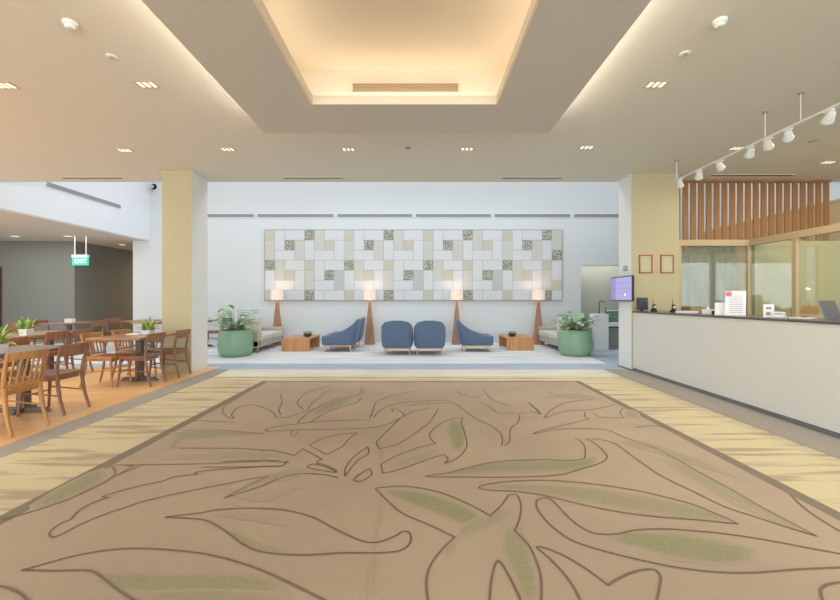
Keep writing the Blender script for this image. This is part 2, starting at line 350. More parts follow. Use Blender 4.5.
# ================================================================== PATTERNED CARPET
cz = 0.0
cp = thing('carpet', 'large tan carpet with dark leaf outlines and green leaf shading', 'carpet', (0, 0, 0))
MB().prism([(-2.46, -6.5), (2.52, -6.5), (2.505, 6.45), (-2.46, 6.45)], -.012, cz).build('carpet_field', M['carpet'], cp)
bd = MB(); bd.prism([(-2.57, -6.5), (-2.46, -6.5), (-2.46, 6.52), (-2.57, 6.52)], -.012, cz+.0005)
bd.prism([(2.52, -6.5), (2.63, -6.5), (2.60, 6.52), (2.505, 6.52)], -.012, cz+.0005); bd.prism([(-2.46, 6.45), (2.505, 6.45), (2.505, 6.52), (-2.46, 6.52)], -.012, cz+.0005)
bd.build('carpet_border', M['border'], cp)
LINES = [
 [(21.3,570.7),(42.7,564.8),(66.7,558.1),(93.3,552.5),(120,549.3),(140,548.8),(158.6,549.4),(187,551.9),(210,555.3),(236.7,562),(263.3,571.5),(290,583.5),(323,600),(350,614)],
 [(21.3,570.7),(37.3,570.7),(53,571.2),(85,570.7),(96,573.3),(106.7,581.3),(120,591.5),(133,600),(150,612)],
 [(-12,586),(0,586.7),(10.7,589.3),(21.3,594.7),(26.7,600),(32,608)],
 [(53,538),(49.3,534.7),(53,529),(62.7,522.7),(70.7,519.5),(77.3,512),(88,505.3),(101,500),(109,498),'c',(103,496.5),(121,491),(140.7,486),(162,481.4),(175,477),(197,474.5),'c',(198,472),(228.6,469),(258.6,467),(283,466.2)],
 [(53,538),(64,533.3),(80,524.8),(104,514.7),(121.4,508.9),(147,500.7),(185.7,492),(220,485.3),(250,479.3),(269.3,476.3),'c',(248,486),(224,498.4),'c',(240,493.5),(262,486),(280,478.5),(294,474.8),(309.5,473.8),(326.7,475.3),(338.5,478)],
 [(306.7,468),(312.4,464.3),(324.8,467),(337,472.3),'c',(333,472.6),(317,470),(306.7,468)],
 [(260,450),(275,451),(294,455.7),'c',(302.9,449),'c',(312,454),(321.9,459.5),'c',(317,462.8),(327,466),(337,471)],
 [(222,461.5),(260,461),(290,463)],[(200,467.5),(260,467),(282.9,466.2),'c',(287.6,460.5)],
 [(309.5,445.6),(322.9,438.6),(341.9,434.2),(357.5,433.4),'c',(349.5,438.6),(341.9,447),(326.7,455),'c',(309.5,445.6)],
 [(344.8,476.7),(345.7,468),(353.3,457.6),(367.6,447),'c',(368.2,453.8),(357,461.4),(344.8,476.7)],
 [(353.3,480.5),(359,474.8),(369.5,469),'c',(371.4,474.8),(361,481.4),(353.3,480.5)],
 [(400.3,418.4),(387.4,430.9),(376,442.4),'c',(378.8,449),'c',(397,444.5),(416,432.8),(428.6,423),(434.3,415.9),(438.6,408.3)],
 [(435.8,444),(420,447.3),(397,455.7),(381,464.7),'c',(382.9,473.8),'c',(400,469.5),(428.6,459.3),(444,454.5),'c',(448,459.5),(444.8,463.8),'c',(454.4,459.9),(461.6,454.5),(466.6,447),(466.8,441.5),'c',(464.4,432.3),(461.6,423.7),(462.7,417.7),'c',(448.7,419.7),(438.6,425.2),(430.8,432.3),(430,438),(435.8,443.8)],
 [(408,407),(416,404.5),(430,403.5),(441.5,403.3),(454.4,403.7),(463,410),(477.3,419.4),(491.7,426.2),(500.3,433.3),(502.4,439),(501.7,446)],
 [(504.6,446),(509.6,441),(510.3,429.5),(518.2,422.3),(519.6,414.5)],
 [(477.3,403),(487.4,405.8),(498.9,413.4),(509,413),(526,413)],[(483,390),(491.7,399.4),(500.3,403),(510.3,406.8)],
 [(527.5,402.2),(533.3,406.5),(540,413.7)],
 [(375,488.6),(402.9,486.4),(430.7,490.3),(452,497),(473.6,506.8),(490.3,516),'c',(501.4,505.7),(507.9,496.5),(513,494.8),(517.5,496),(521,505.7),(519.6,518.6),(514.7,531),'c',(529.3,546.4),(537.9,565.7),(541.5,583),(541,610)],
 [(375,488.6),(387.9,501.4),(402.9,513.9),(428.6,525),(454.7,537.4),'c',(439.3,552.9),(429.6,567.9),(426.4,582.9),(428,600),(432,612)],
 [(488.6,612),(489.6,600),(491.8,578.6),(497.8,561),(507.9,574.3),(518.6,595.7),(524,610)],
 [(164.3,517.6),(181.4,515.3),(200.5,513.2),(215.7,510.4),(244.3,508.5),(271,509.2),(290,511.3),(313.3,517.8),(336.7,530),(360,540.7),(376.7,542.7),(393.3,537.3),(403,532),(410,534),(410,543.3),(400,551),(376.7,553.3),(343,553.3),(300,555.3),(263.3,552.5),(244,545.2),(231,535.7),(217.6,526.2),(204.3,520.5),(187,518.6),(164.3,517.6)],
 [(738,524.4),(724,517.5),(692,504.6),(660,496),(640,491.4),(600,485),(560,481.2),(533.3,480.6),(506.7,481.9),(485.7,484.8),(479,488.2),(491.4,490.5),(514.3,491.6),(533,493.8),(550,497),(580,504.4),(620,512.4),(660,517.3),(702.9,520.7),(738,524.4)],
 [(862,559),(840,554),(810,548.6),(767,540.4),(724,534),(685.7,530.4),(660,529.2),(636,530.4),(616,534.4),(596,533.8),(582,528),(568,517),(556,504),(550,499),(542,498.5),(536.5,502),(538,510),(548,523),(564,536),(580,544),(620,555.6),(660,564.6),(692,570),(724,572.8),(756,572.8),(799,569.6),(840,567.9),(862,567)],
 [(654,612),(659,590),(660.5,577),(654,570),(638,571),(620,578),(608,585.4),'c',(590,572),(568,558),(546,548.5),(537,548),(550,559),(564,574),(574,588),(580,600),(585,610)],
 [(824,604),(820.7,591.4),(827,585),(840,582.9),(855,583)],
 [(817.5,536.8),(788.6,521.8),(756.4,504.6),(735,491.8),(699.6,472.7),(663.8,452.5),(640,443.2),(621.8,436.6),(607.4,430.2),(580,428.8),(555.8,429.8),(532.9,434.5)],
 [(817.5,536.8),(788.6,528),(756.4,517.5),(724.3,506.8),(694.8,492.4),(663.8,477.5),(639,461),(616,444.5),(601.7,440.2),(587.3,438.8)],
 [(574.4,438.4),(580,441),(584.5,446.7),(585,457.4),(581.6,459.6),(566.7,460.7),(540,460),(500,461.7),(473,466.7),(450,472.7),(426,476.7),(466.7,477.3),(516.7,477.3),(560,475),(580,469.3),(600,463.3),(607,457.3),(601.7,449.3),(593,442.4),(584.5,438.8)],
 [(532.9,434.5),(538.6,431.6),(558.7,426.6),(587.3,419.4),(584.5,416.6),(585.2,412.3)],
 [(616,404.4),(601.7,408),(587.3,410),(573,410.6),(558.7,413),(543.6,418.7),'c',(548.6,412.3),(558.7,405.8),(573,401.5),(594.5,399.4)],
 [(530,404.4),(535.7,408.7),(540.8,414.4),(535.7,413),(530,410.8)],
 [(593,412.6),(601.7,417.3),(623,417.6),(620,413.7),(623,408)],[(634.7,428),(650,425.9),(668,427)],
 [(233.7,419),(228.7,418),(223,412.3),(223.7,407.3),(231.5,402.2),(241.6,396.5)],
 [(234.4,418.7),(231.5,415),(237.3,408),(248.7,404.7),(257.3,405.8),(268.8,410),(274.6,414.4),(275.3,417.7),'c',(286,417.6),(303.2,412.3),(320,407)],
 [(280.3,395),(282,402.2),(278.9,410),(281,415)],
 [(330,386.5),(320,388.6),(306,393.6),(299,399.4),(297.5,404.4),(304,409.4)],
 [(307.6,410),(313.3,402.2),(327,391.8),(334.4,388.9)],
 [(296.8,423.7),(304.7,415.9),(324.3,404),(338.7,398.9),(355.9,395.8),(360.9,391.5),(361,388)],
 [(310,423),(324.3,413.7),(338.7,408),(355.9,403),(360.9,398)],[(364.5,388),(363.8,393.6)],
 [(235,422.3),(218.6,421.6),(200,420.9),(192,421)],[(264.5,434),(243,432),(221.5,430.6),(200,430.4),(182,431)],
 [(387.4,425),(367.3,428.3),(338.7,429.5),(320,429.8),(286,430.4),(268.8,431.6),(266,429.5),(280.3,426),(294.6,424.5),(330,421),(372,420)],
 [(430,408),(415,411),(409,413.5),(400,418.4),(387.4,425)],
 [(291.8,430.2),(290.6,436.6)],[(296.8,432.3),(294.3,437)],
 [(179,448.3),(200,448.4),(243,448.8),(264.5,451)],[(169.6,449.7),(177,441.8)],
 [(112.9,465.4),(164.3,464.7),(207,463.9),(250,462),(280,460.6)],[(116,476),(133,466),'c',(126,465.6)],[(116,476),(130,470),(142.9,465.4)],
 [(0,520),(26.7,513.3),(66.7,500),(101.3,484),(114.7,474.7),(113.3,468),(108,466.7)],
 [(369.5,418.7),(373,410.8),(375.2,403.7),(381.7,399.4),(391.7,395.8),(417.5,390.8)],
 [(373.8,418),(378.8,411.6),(391.7,405),(407.5,402.2),(430,400.8),(452,400.5)],
 [(403.9,416.6),(402.5,413),(396,409.4),(391.7,409.4),(393,412.3)],
 [(789.6,494),(799.3,503.6),(814,515.4),(840,531.4),(860,542)],
 [(455,391),(470,397),(480,396)],[(545,391),(560,395),(580,394)],
]
def catmull(pts, n=6):
    out = []
    if len(pts) < 3: return list(pts)
    ps = [pts[0]]+list(pts)+[pts[-1]]
    for i in range(1, len(ps)-2):
        p0, p1, p2, p3 = ps[i-1], ps[i], ps[i+1], ps[i+2]
        for k in range(n):
            t = k/n
            out.append(tuple(.5*((2*p1[j])+(-p0[j]+p2[j])*t+(2*p0[j]-5*p1[j]+4*p2[j]-p3[j])*t*t+(-p0[j]+3*p1[j]-3*p2[j]+p3[j])*t**3) for j in (0, 1)))
    out.append(pts[-1]); return out
lm = MB(); zl = cz+.0030
for ln in LINES:
    seg = []; full = []
    for p in ln:
        if p == 'c': full += catmull(seg); seg = [seg[-1]]
        else: seg.append(p)
    full += catmull(seg)
    pts = []
    for p in full:
        q = Vector(FP(*p))
        if not pts or (q-pts[-1]).length > .004: pts.append(q)
    n = len(pts); hw = .0060; vs = []
    for i, p in enumerate(pts):
        d0 = (p-pts[i-1]).normalized() if i else (pts[1]-p).normalized()
        d1 = (pts[i+1]-p).normalized() if i < n-1 else d0
        d = (d0+d1); d = d.normalized() if d.length > .1 else d1
        nn = Vector((-d.y, d.x)); k = min(1.6, 1/max(.5, abs(nn.dot(Vector((-d1.y, d1.x))))))
        if i in (0, n-1): k = .5
        for s_ in (-1, 1): vs.append((p.x+nn.x*hw*s_*k, p.y+nn.y*hw*s_*k, zl))
    lm._add(vs, [(2*i, 2*i+1, 2*i+3, 2*i+2) for i in range(n-1)])
lm.build('leaf_outline', M['line'], cp)
# soft dyed green leaf areas, blended into the tan pile by a weight attribute
def dye_mat():
    m = mat('dyed_leaf_green', (170, 152, 132), .95, noise=((180, 161, 138), (.8, .8, 1), 3, .35, .65), bump=.35); nt = m.node_tree; b = nt.nodes['Principled BSDF']
    src = b.inputs['Base Color'].links[0].from_socket
    at = nt.nodes.new('ShaderNodeAttribute'); at.attribute_name = 'dye'
    tc = nt.nodes.new('ShaderNodeTexCoord'); nz = nt.nodes.new('ShaderNodeTexNoise'); nz.inputs['Scale'].default_value = 55; nt.links.new(tc.outputs['Object'], nz.inputs['Vector'])
    mr = nt.nodes.new('ShaderNodeMapRange'); mr.inputs['From Min'].default_value = .3; mr.inputs['From Max'].default_value = .6; mr.inputs['To Min'].default_value = .55
    nt.links.new(nz.outputs['Fac'], mr.inputs['Value'])
    mu = nt.nodes.new('ShaderNodeMath'); mu.operation = 'MULTIPLY'; nt.links.new(mr.outputs[0], mu.inputs[0]); nt.links.new(at.outputs['Fac'], mu.inputs[1])
    mx = nt.nodes.new('ShaderNodeMix'); mx.data_type = 'RGBA'; nt.links.new(mu.outputs[0], mx.inputs[0]); nt.links.new(src, mx.inputs[6])
    mx.inputs[7].default_value = (*lin((134, 138, 100)), 1); nt.links.new(mx.outputs[2], b.inputs['Base Color']); return m
FILLS = [ # centre polyline (px), half widths, strength
 ([(385,491),(415,498),(440,506),(465,516),(482,523)], [2,8,10,10,5], .9),
 ([(512,525),(516,545),(522,565),(528,585),(530,605)], [8,14,13,10,8], .7),
 ([(458,540),(470,528),(490,520),(512,508)], [5,7,7,6], .45), ([(446,560),(452,545),(462,534)], [5,6,4], .35),
 ([(486,487),(520,487),(560,491),(600,497),(650,505),(700,513),(732,522)], [1,3,6,9,9,6,1], .6),
 ([(610,537),(640,540),(680,547),(720,553),(760,555)], [3,9,14,13,6], .85),
 ([(440,474.5),(470,470),(500,467),(540,466),(580,464.5),(598,458)], [1,4,6,6,5,3], .8),
 ([(456,420),(456,430),(458,440),(455,452)], [6,9,8,6], .8), ([(440,452),(415,459),(395,466)], [4,4,2], .35),
 ([(96,577),(130,582),(180,584),(235,583),(285,588)], [3,10,11,10,5], .7), ([(130,598),(200,598),(290,600)], [5,9,8], .55),
 ([(170,437),(188,435.5),(210,434),(240,433.5),(260,434)], [4,5,4,2,.5], .7),
 ([(312,414),(335,404),(352,399)], [3,4.5,3], .7),
 ([(665,458),(700,478),(740,500),(780,519),(808,532)], [3,6,6,4,1], .5),
 ([(30,509),(60,495),(90,480),(106,471)], [3,7,7,4], .75),
 ([(165,458),(210,456),(250,455),(285,458)], [2,3.5,4,3], .4), ([(236,492),(258,482),(285,475),(312,469)], [1,3,5,4], .45),
 ([(230,528),(245,540),(262,549),(290,552)], [2,3,3,2], .6), ([(215,515),(250,518),(285,524)], [1,3,2], .3),
 ([(612,441),(650,447),(690,460),(735,476)], [2,4,4,1], .45), ([(625,411),(632,414),(640,416)], [2,4,2], .5),
 ([(380,502),(377,530),(372,560),(370,595)], [2,2.5,3,3], .25), ([(376,430),(380,445),(382,470)], [2,2,2], .3),
 ([(540,397),(570,396),(605,399)], [1,2.5,2], .5), ([(205,480),(255,500),(300,487)], [1,2,1], .12),
]
DYE = dye_mat()
for fi, (pl, hw_, st) in enumerate(FILLS):
    fm = MB(); wts = []
    pw = catmull([(a, b) for a, b in pl], 5); hs = catmull([(h, 0) for h in hw_], 5); n = min(len(pw), len(hs)); vs = []
    for i in range(n):
        a = pw[max(i-1, 0)]; b = pw[min(i+1, n-1)]; dx, dy = b[0]-a[0], b[1]-a[1]; L = math.hypot(dx, dy) or 1; nx, ny = -dy/L, dx/L
        endw = min(1, i/3, (n-1-i)/3)
        for u, wt in ((-1, 0), (-.6, .85), (0, 1), (.6, .85), (1, 0)):
            x, y = FP(pw[i][0]+nx*hs[i][0]*u, pw[i][1]+ny*hs[i][0]*u); vs.append((x, y, cz+.0008+.00008*fi)); wts.append(wt*st*endw)
    fm._add(vs, [(5*i+k, 5*i+k+1, 5*i+k+6, 5*i+k+5) for i in range(n-1) for k in range(4)])
    fo = fm.build('leaf_shading', DYE, cp)
    at = fo.data.attributes.new('dye', 'FLOAT', 'POINT')
    for i, v_ in enumerate(wts): at.data[i].value = v_

# ================================================================== WALL ART
ax0, az1, cell = -4.785, 3.475, 9.16/30
art = thing('wall_art', 'long pale patchwork tile panel on the white back wall', 'wall art', (ax0, 12.4, az1-7*.3085))
CHh = .3085
MB().box(-.02, 30*cell+.02, -.05, 0, -.02, 7*CHh+.02).build('panel_frame', mat('art_frame', (150, 142, 130), .6), art)
base = [(0,0,1,1,'T'),(0,1,1,2,'B'),(0,3,1,1,'D'),(0,4,1,2,'L'),(0,6,1,1,'T'),(1,0,1,2,'L'),(1,2,2,1,'L'),(2,0,2,1,'L'),(2,1,1,1,'D'),(3,1,1,2,'B'),
 (1,3,1,2,'B'),(2,3,2,1,'L'),(2,4,1,1,'T'),(3,4,1,2,'L'),(1,5,2,1,'L'),(1,6,1,1,'L'),(2,6,2,1,'L'),
 (4,0,1,1,'D'),(4,1,1,2,'L'),(4,3,1,1,'T'),(4,4,1,2,'B'),(4,6,1,1,'D'),(5,0,1,2,'B'),(5,2,2,1,'L'),(6,0,2,1,'L'),(6,1,1,1,'T'),(7,1,1,2,'L'),
 (5,3,1,2,'L'),(6,3,2,1,'L'),(6,4,1,1,'D'),(7,4,1,2,'G'),(5,5,2,1,'L'),(5,6,1,1,'L'),(6,6,2,1,'L')]
tiles = [(c+8*k, r, w_, h, t) for k in range(4) for (c, r, w_, h, t) in base if c+8*k < 29]
tiles += [(29,0,1,2,'B'),(29,2,1,1,'D'),(29,3,1,2,'L'),(29,5,1,1,'T'),(29,6,1,1,'L')]
def stripe_mat(name, c1, c2):
    m = mat(name, c1, .7); nt = m.node_tree; b = nt.nodes['Principled BSDF']
    tc = nt.nodes.new('ShaderNodeTexCoord'); wv = nt.nodes.new('ShaderNodeTexWave'); wv.inputs['Scale'].default_value = 5.2; wv.bands_direction = 'X'; nt.links.new(tc.outputs['Object'], wv.inputs['Vector'])
    mx = nt.nodes.new('ShaderNodeMix'); mx.data_type = 'RGBA'; mx.inputs[6].default_value = (*lin(c1), 1); mx.inputs[7].default_value = (*lin(c2), 1)
    nt.links.new(wv.outputs['Fac'], mx.inputs[0]); nt.links.new(mx.outputs[2], b.inputs['Base Color']); return m
def damask():
    m = mat('dark_foliage_print', (120, 124, 104), .7); nt = m.node_tree; b = nt.nodes['Principled BSDF']
    tc = nt.nodes.new('ShaderNodeTexCoord'); vo = nt.nodes.new('ShaderNodeTexVoronoi'); vo.inputs['Scale'].default_value = 17; vo.feature = 'DISTANCE_TO_EDGE'
    nz = nt.nodes.new('ShaderNodeTexNoise'); nz.inputs['Scale'].default_value = 9; nt.links.new(tc.outputs['Object'], nz.inputs['Vector'])
    va = nt.nodes.new('ShaderNodeMix'); va.data_type = 'VECTOR'; va.inputs[0].default_value = .12; nt.links.new(tc.outputs['Object'], va.inputs[4]); nt.links.new(nz.outputs['Color'], va.inputs[5]); nt.links.new(va.outputs[1], vo.inputs['Vector'])
    mr = nt.nodes.new('ShaderNodeMapRange'); mr.inputs['From Min'].default_value = .05; mr.inputs['From Max'].default_value = .12; nt.links.new(vo.outputs['Distance'], mr.inputs['Value'])
    mx = nt.nodes.new('ShaderNodeMix'); mx.data_type = 'RGBA'; mx.inputs[6].default_value = (*lin((196, 196, 182)), 1); mx.inputs[7].default_value = (*lin((122, 125, 112)), 1)
    nt.links.new(mr.outputs[0], mx.inputs[0]); nt.links.new(mx.outputs[2], b.inputs['Base Color']); return m
tm = {'L': stripe_mat('pale_tile', (216, 218, 220), (208, 211, 214)), 'B': stripe_mat('beige_tile', (206, 206, 198), (196, 196, 188)), 'T': stripe_mat('tan_tile', (200, 198, 182), (192, 190, 172)),
      'G': stripe_mat('grey_tile', (192, 198, 194), (184, 190, 188)), 'D': damask()}
grid = {}
for ti, (c, r, w_, h, t_) in enumerate(tiles):
    for cc in range(c, c+w_):
        for rr in range(r, r+h): grid[(cc, rr)] = (ti, t_)
g_ = .006; order = 'LBTGD'
us = []; vs_ = []
for c in range(30): us += [(c*cell+(g_ if c else 0)), ((c+1)*cell-(g_ if c < 29 else 0))]
for r in range(7): vs_ += [(r*CHh+(g_ if r else 0)), ((r+1)*CHh-(g_ if r < 6 else 0))]
verts = [(u, -.053, 7*CHh-v) for v in vs_ for u in us]; pm = MB(); nu = len(us)
for j in range(len(vs_)-1):
    for i in range(nu-1):
        ids = {grid[(ci, ri)] for ci in {i//2, (i+1)//2} for ri in {j//2, (j+1)//2}}
        mi = order.index(list(ids)[0][1]) if len(ids) == 1 else 5
        if mi == 4: mi = 5
        pm.f.append((j*nu+i, j*nu+i+1, (j+1)*nu+i+1, (j+1)*nu+i)); pm.m.append(mi); pm.sm.append(False)
pm.v = verts
pm.build('tile_panel', [tm[k] for k in order]+[mat('tile_joint', (168, 166, 158), .8)], art)
for c, r, w_, h, t_ in tiles:
    if t_ == 'D': MB().box(c*cell+g_, (c+w_)*cell-g_, -.062, -.05, (7-r-h)*CHh+g_, (7-r)*CHh-g_).build('foliage_print_tile', tm['D'], art)

# ================================================================== RECEPTION
ct = thing('reception_counter', 'long white reception counter with dark top along the right side', 'counter', (3.97, 0, 0))
fr_ = MB()
fr_.box(0, .05, 1.2, 7.46, .06, 1.085); fr_.box(.05, .62, 1.2, 1.25, .06, 1.085)
fr_.build('front_panel', M['counter'], ct)
MB().box(-.012, .66, 1.15, 7.46, 1.085, 1.112).build('counter_top', M['dark'], ct, bevel=.004)
MB().box(.03, .60, 1.25, 7.46, 0, .06).build('toe_kick', M['toe'], ct)
MB().box(.05, .64, 1.25, 7.46, .06, .075).build('shelf', M['counter'], ct)
MB().box(.62, .66, 1.25, 7.46, .06, 1.085).build('inner_panel', M['counter'], ct)
CT = 1.113
# TV on the column
tv = thing('television', 'wide television showing a lilac screen on the right column side', 'television', (3.87, 7.67, 1.535))
MB().box(-.02, .02, -.41, .41, -.235, .235).build('television_case', M['black'], tv, bevel=.006)
m_ = MB(); m_.box(-.0215, -.02, -.392, .392, -.217, .217); m_.build('display', M['screen'], tv)
m_ = MB(); m_.box(-.0225, -.0215, -.392, .392, -.01, .0, 0); m_.box(-.0225, -.0215, -.3, .2, .10, .115, 0); m_.box(-.0225, -.0215, -.25, .25, -.08, -.07, 0); m_.box(-.0225, -.0215, .2, .392, -.217, .217, 0)
m_.build('display_text_lines', M['screenl'], tv)
MB().box(-.0228, -.0215, -.18, -.13, -.13, -.09).build('display_logo', M['screenw'], tv)
MB().box(.02, .08, -.1, .1, -.1, .1).build('wall_bracket', M['black'], tv)
sw = thing('wall_switch', 'small grey switch plate on the right column above the television', 'switch', (3.95, 7.68, 1.93))
MB().box(-.012, 0, -.07, .07, -.045, .045).build('plate', M['vent'], sw, bevel=.003); MB().box(-.018, -.012, -.04, -.01, -.02, .02).build('rocker', M['metalw'], sw)
# certificates
for i, px in enumerate((645.5, 666.8)):
    x = (px-420)*7.47/400; z = H+(300-264)*7.47/400
    c = thing('framed_certificate', ['thin brown certificate frame on the yellow column, left one', 'thin brown certificate frame on the yellow column, right one nearer the glass'][i], 'picture frame', (x, 7.47, z), group='framed certificates on the yellow column')
    f_ = MB(); a, b = .122, .17
    f_.box(-a, a, -.02, 0, b-.018, b); f_.box(-a, a, -.02, 0, -b, -b+.018); f_.box(-a, -a+.018, -.02, 0, -b, b); f_.box(a-.018, a, -.02, 0, -b, b); f_.build('frame', M['redframe'], c)
    MB().box(-a+.018, a-.018, -.008, -.001, -b+.018, b-.018).build('paper', M['certp'], c)
    q = MB()
    for k in range(5): q.box(-.05, .05, -.0095, -.008, .08-k*.038, .092-k*.038)
    q.build('print', M['certi'], c)
# counter items
def sign(name, label, cat, x, y, w_, h, marks, rz=0, lean=.12):
    t = thing(name, label, cat, (x, y, CT), rz)
    m = MB(); m._add([(-w_/2, 0, 0), (w_/2, 0, 0), (w_/2, lean*h, h), (-w_/2, lean*h, h), (-w_/2, .008, 0), (w_/2, .008, 0), (w_/2, lean*h+.008, h), (-w_/2, lean*h+.008, h)], [(0,1,2,3), (7,6,5,4), (0,4,5,1), (1,5,6,2), (2,6,7,3), (3,7,4,0)])
    m.build('sheet', M['paper'], t)
    b = MB(); b.box(-w_/2, w_/2, -.02, .09, 0, .004); b._add([(-.02, .09, 0), (.02, .09, 0), (.02, lean*h*.6, h*.6), (-.02, lean*h*.6, h*.6)], [(0,1,2,3)]); b.build('stand_foot', M['paper'], t)
    for (nm, mt, u0, u1, v0, v1) in marks:
        mm = MB(); mm._add([(u*w_, -.0015+lean*h*v, v*h) for u, v in ((u0, v0), (u1, v0), (u1, v1), (u0, v1))], [(0,1,2,3)]); mm.build(nm, M[mt], t)
    return t
ps = sign('display_sign', 'tall white notice with a red round mark and lilac text lines on the counter', 'sign', 4.27, 5.42, .225, .33,
     [('text_line', 'ink', -.30, .36, .78-k*.085, .80-k*.085) for k in range(9)], rz=math.radians(-42), lean=.30)
q = MB(); q.lathe([(.035, 0), (.035, .002)], 20); o = q.build('red_logo', M['red'], ps); o.location = (-.075, .30*.29-.005, .29); o.rotation_euler = (PI/2-.291, 0, 0)
sign('brochure_holder', 'blank white leaflet holder left of the tall notice on the counter', 'leaflet holder', 4.22, 5.62, .13, .17, [], rz=math.radians(-40), lean=.25)
sign('table_sign', 'small white card sign on the counter before the corner glass', 'sign', 4.22, 4.84, .10, .155, [('grey_print', 'greyink', -.25, .25, .15, .4), ('grey_text', 'greyink', -.25, .25, .62, .78)], rz=math.radians(-38))
def monitor(label, x, y, w_, h, m_, rz):
    t = thing('monitor', label, 'monitor', (x, y, CT), rz)
    MB().box(-w_/2, w_/2, -.01, .012, .03, .03+h).build('monitor_case', M[m_], t, bevel=.004); MB().box(-w_/2+.012, w_/2-.012, -.0125, -.0105, .042, .018+h).build('display', mat('off_screen', (60, 64, 78), .2), t)
    b = MB(); b.box(-.06, .06, -.03, .07, 0, .008); b.box(-.015, .015, .01, .03, 0, .12); b.build('stand', M['black'], t)
monitor('dark small monitor on the counter end beside the column', 4.06, 7.30, .21, .22, 'black', math.radians(8))
t = thing('laptop', 'open grey laptop on the counter at the right edge of the view', 'laptop', (4.47, 4.18, CT), math.radians(20))
MB().box(-.15, .15, -.11, .11, 0, .015).build('laptop_base', M['lapgrey'], t, bevel=.003)
l_ = MB(); l_.xf = Matrix.Translation((0, .11, .01)) @ Matrix.Rotation(math.radians(-18), 4, 'X'); l_.box(-.15, .15, -.004, .006, 0, .2); l_.build('laptop_lid', M['lapgrey'], t, bevel=.003)
MB().box(-.13, .13, -.03, .09, .0151, .0165).build('keyboard', M['black'], t)
for i, (x, y) in enumerate(((4.20, 7.18), (4.31, 6.80))):
    t = thing('handheld_radio', ['black handheld radio with thin antenna on the counter, nearer the television', 'black handheld radio with thin antenna on the counter, nearer the glass partition'][i], 'radio', (x, y, CT), group='radios in their chargers on the counter')
    MB().taper((0, 0, 0), .09, .08, (0, 0, .045), .07, .06).build('charger', M['black'], t, bevel=.004)
    MB().taper((0, 0, .03), .05, .03, (0, 0, .13), .046, .028).build('radio_body', M['black'], t, bevel=.004); MB().tube([(-.015, 0, .12), (-.022, 0, .245)], [.005, .003], 6).build('antenna', M['black'], t)
    MB().box(-.016, .016, -.018, -.015, .07, .10).build('label_plate', M['paper'], t)
t = thing('telephone', 'white desk telephone on the counter right of the card sign', 'telephone', (4.20, 4.68, CT), .5)
MB().taper((0, 0, 0), .10, .13, (0, 0, .04), .09, .10).build('telephone_base', M['metalw'], t, bevel=.008); MB().tube([(-.025, -.065, .045), (-.025, -.03, .06), (-.025, .03, .06), (-.025, .065, .045)], [.016, .011, .011, .016], 8).build('handset', M['metalw'], t)
t = thing('tissue_box', 'small white tissue box on the counter near the leaflet holder', 'box', (4.32, 6.0, CT), .2)
MB().box(-.06, .06, -.05, .05, 0, .07).build('carton', M['paper'], t, bevel=.004); MB().taper((0, 0, .07), .05, .01, (0, 0, .11), .02, .004).build('tissue', M['paper'], t)
tag(MB().box(-.035, .035, -.02, .02, 0, .05).build('stapler', M['black']), 'small black stapler on the counter beside the tissue box', 'stapler').location = (4.30, 5.83, CT)
t = thing('paper_stack', 'flat stack of white papers on the counter near the laptop', 'papers', (4.30, 4.47, CT), .1); MB().box(-.09, .09, -.1, .1, 0, .012).build('sheets', M['paper'], t)
t = thing('pen', 'black pen lying on the stack of white papers', 'pen', (4.30, 4.47, CT+.019), .4); MB().tube([(-.06, 0, 0), (.06, 0, 0)], .006, 8).build('barrel', M['black'], t)
t = thing('paper_stack', 'low stack of white papers on the counter before the curtain', 'papers', (4.30, 6.45, CT), .1); MB().box(-.1, .1, -.12, .12, 0, .03).build('sheets', M['paper'], t)
# office behind the glass
cu = MB(); pts = []; n = 60
for i in range(n+1): u = i/n; pts.append((5.05+u*1.2, 7.90+.03*math.sin(u*2*PI*7.5)))
for i in range(n): (xa, ya), (xb, yb) = pts[i], pts[i+1]; cu._add([(xa, ya, .03), (xb, yb, .03), (xb, yb, 2.4), (xa, ya, 2.4)], [(0,1,2,3)], 0, True)
t = thing('curtain', 'pale grey-green pleated curtain behind the front-facing glass', 'curtain', (0, 0, 0)); cu.build('cloth', M['curtain'], t, smooth=True)
MB().tube([(4.95, 7.9, 2.42), (6.3, 7.9, 2.42)], .012, 8).build('curtain_rail', M['metalw'], t)
t = thing('cabinet', 'low white cabinet behind the glass with a woven basket on it', 'cabinet', (5.35, 7.53, 0)); MB().box(-.3, .3, -.12, .12, .02, 1.06).build('cabinet_body', M['counter'], t); MB().box(-.005, .005, -.125, -.12, .05, 1.02).build('door_gap', M['vent'], t)
tag(MB().taper((0, 0, 0), .22, .18, (0, 0, .14), .25, .2).build('basket', M['basket'], bevel=.01), 'woven beige basket on the low white cabinet', 'basket').location = (5.15, 7.53, 1.06)
t = thing('office_chair', 'orange-backed office chair inside the glazed office', 'chair', (6.72, 7.2, 0), PI)
MB().box(-.24, .24, .2, .24, .62, 1.22).build('backrest', M['orange'], t, bevel=.02); MB().box(-.24, .24, -.24, .22, .46, .54).build('seat', M['orange'], t, bevel=.02)
MB().tube([(0, 0, .06), (0, 0, .47)], .03, 8).build('gas_post', M['black'], t); MB().box(-.03, .03, .22, .26, .5, .7).build('back_bracket', M['black'], t)
for k in range(5): a = 2*PI*k/5; MB().tube([(0, 0, .07), (.28*math.cos(a), .28*math.sin(a), .04)], [.03, .018], 6).build('leg', M['black'], t)

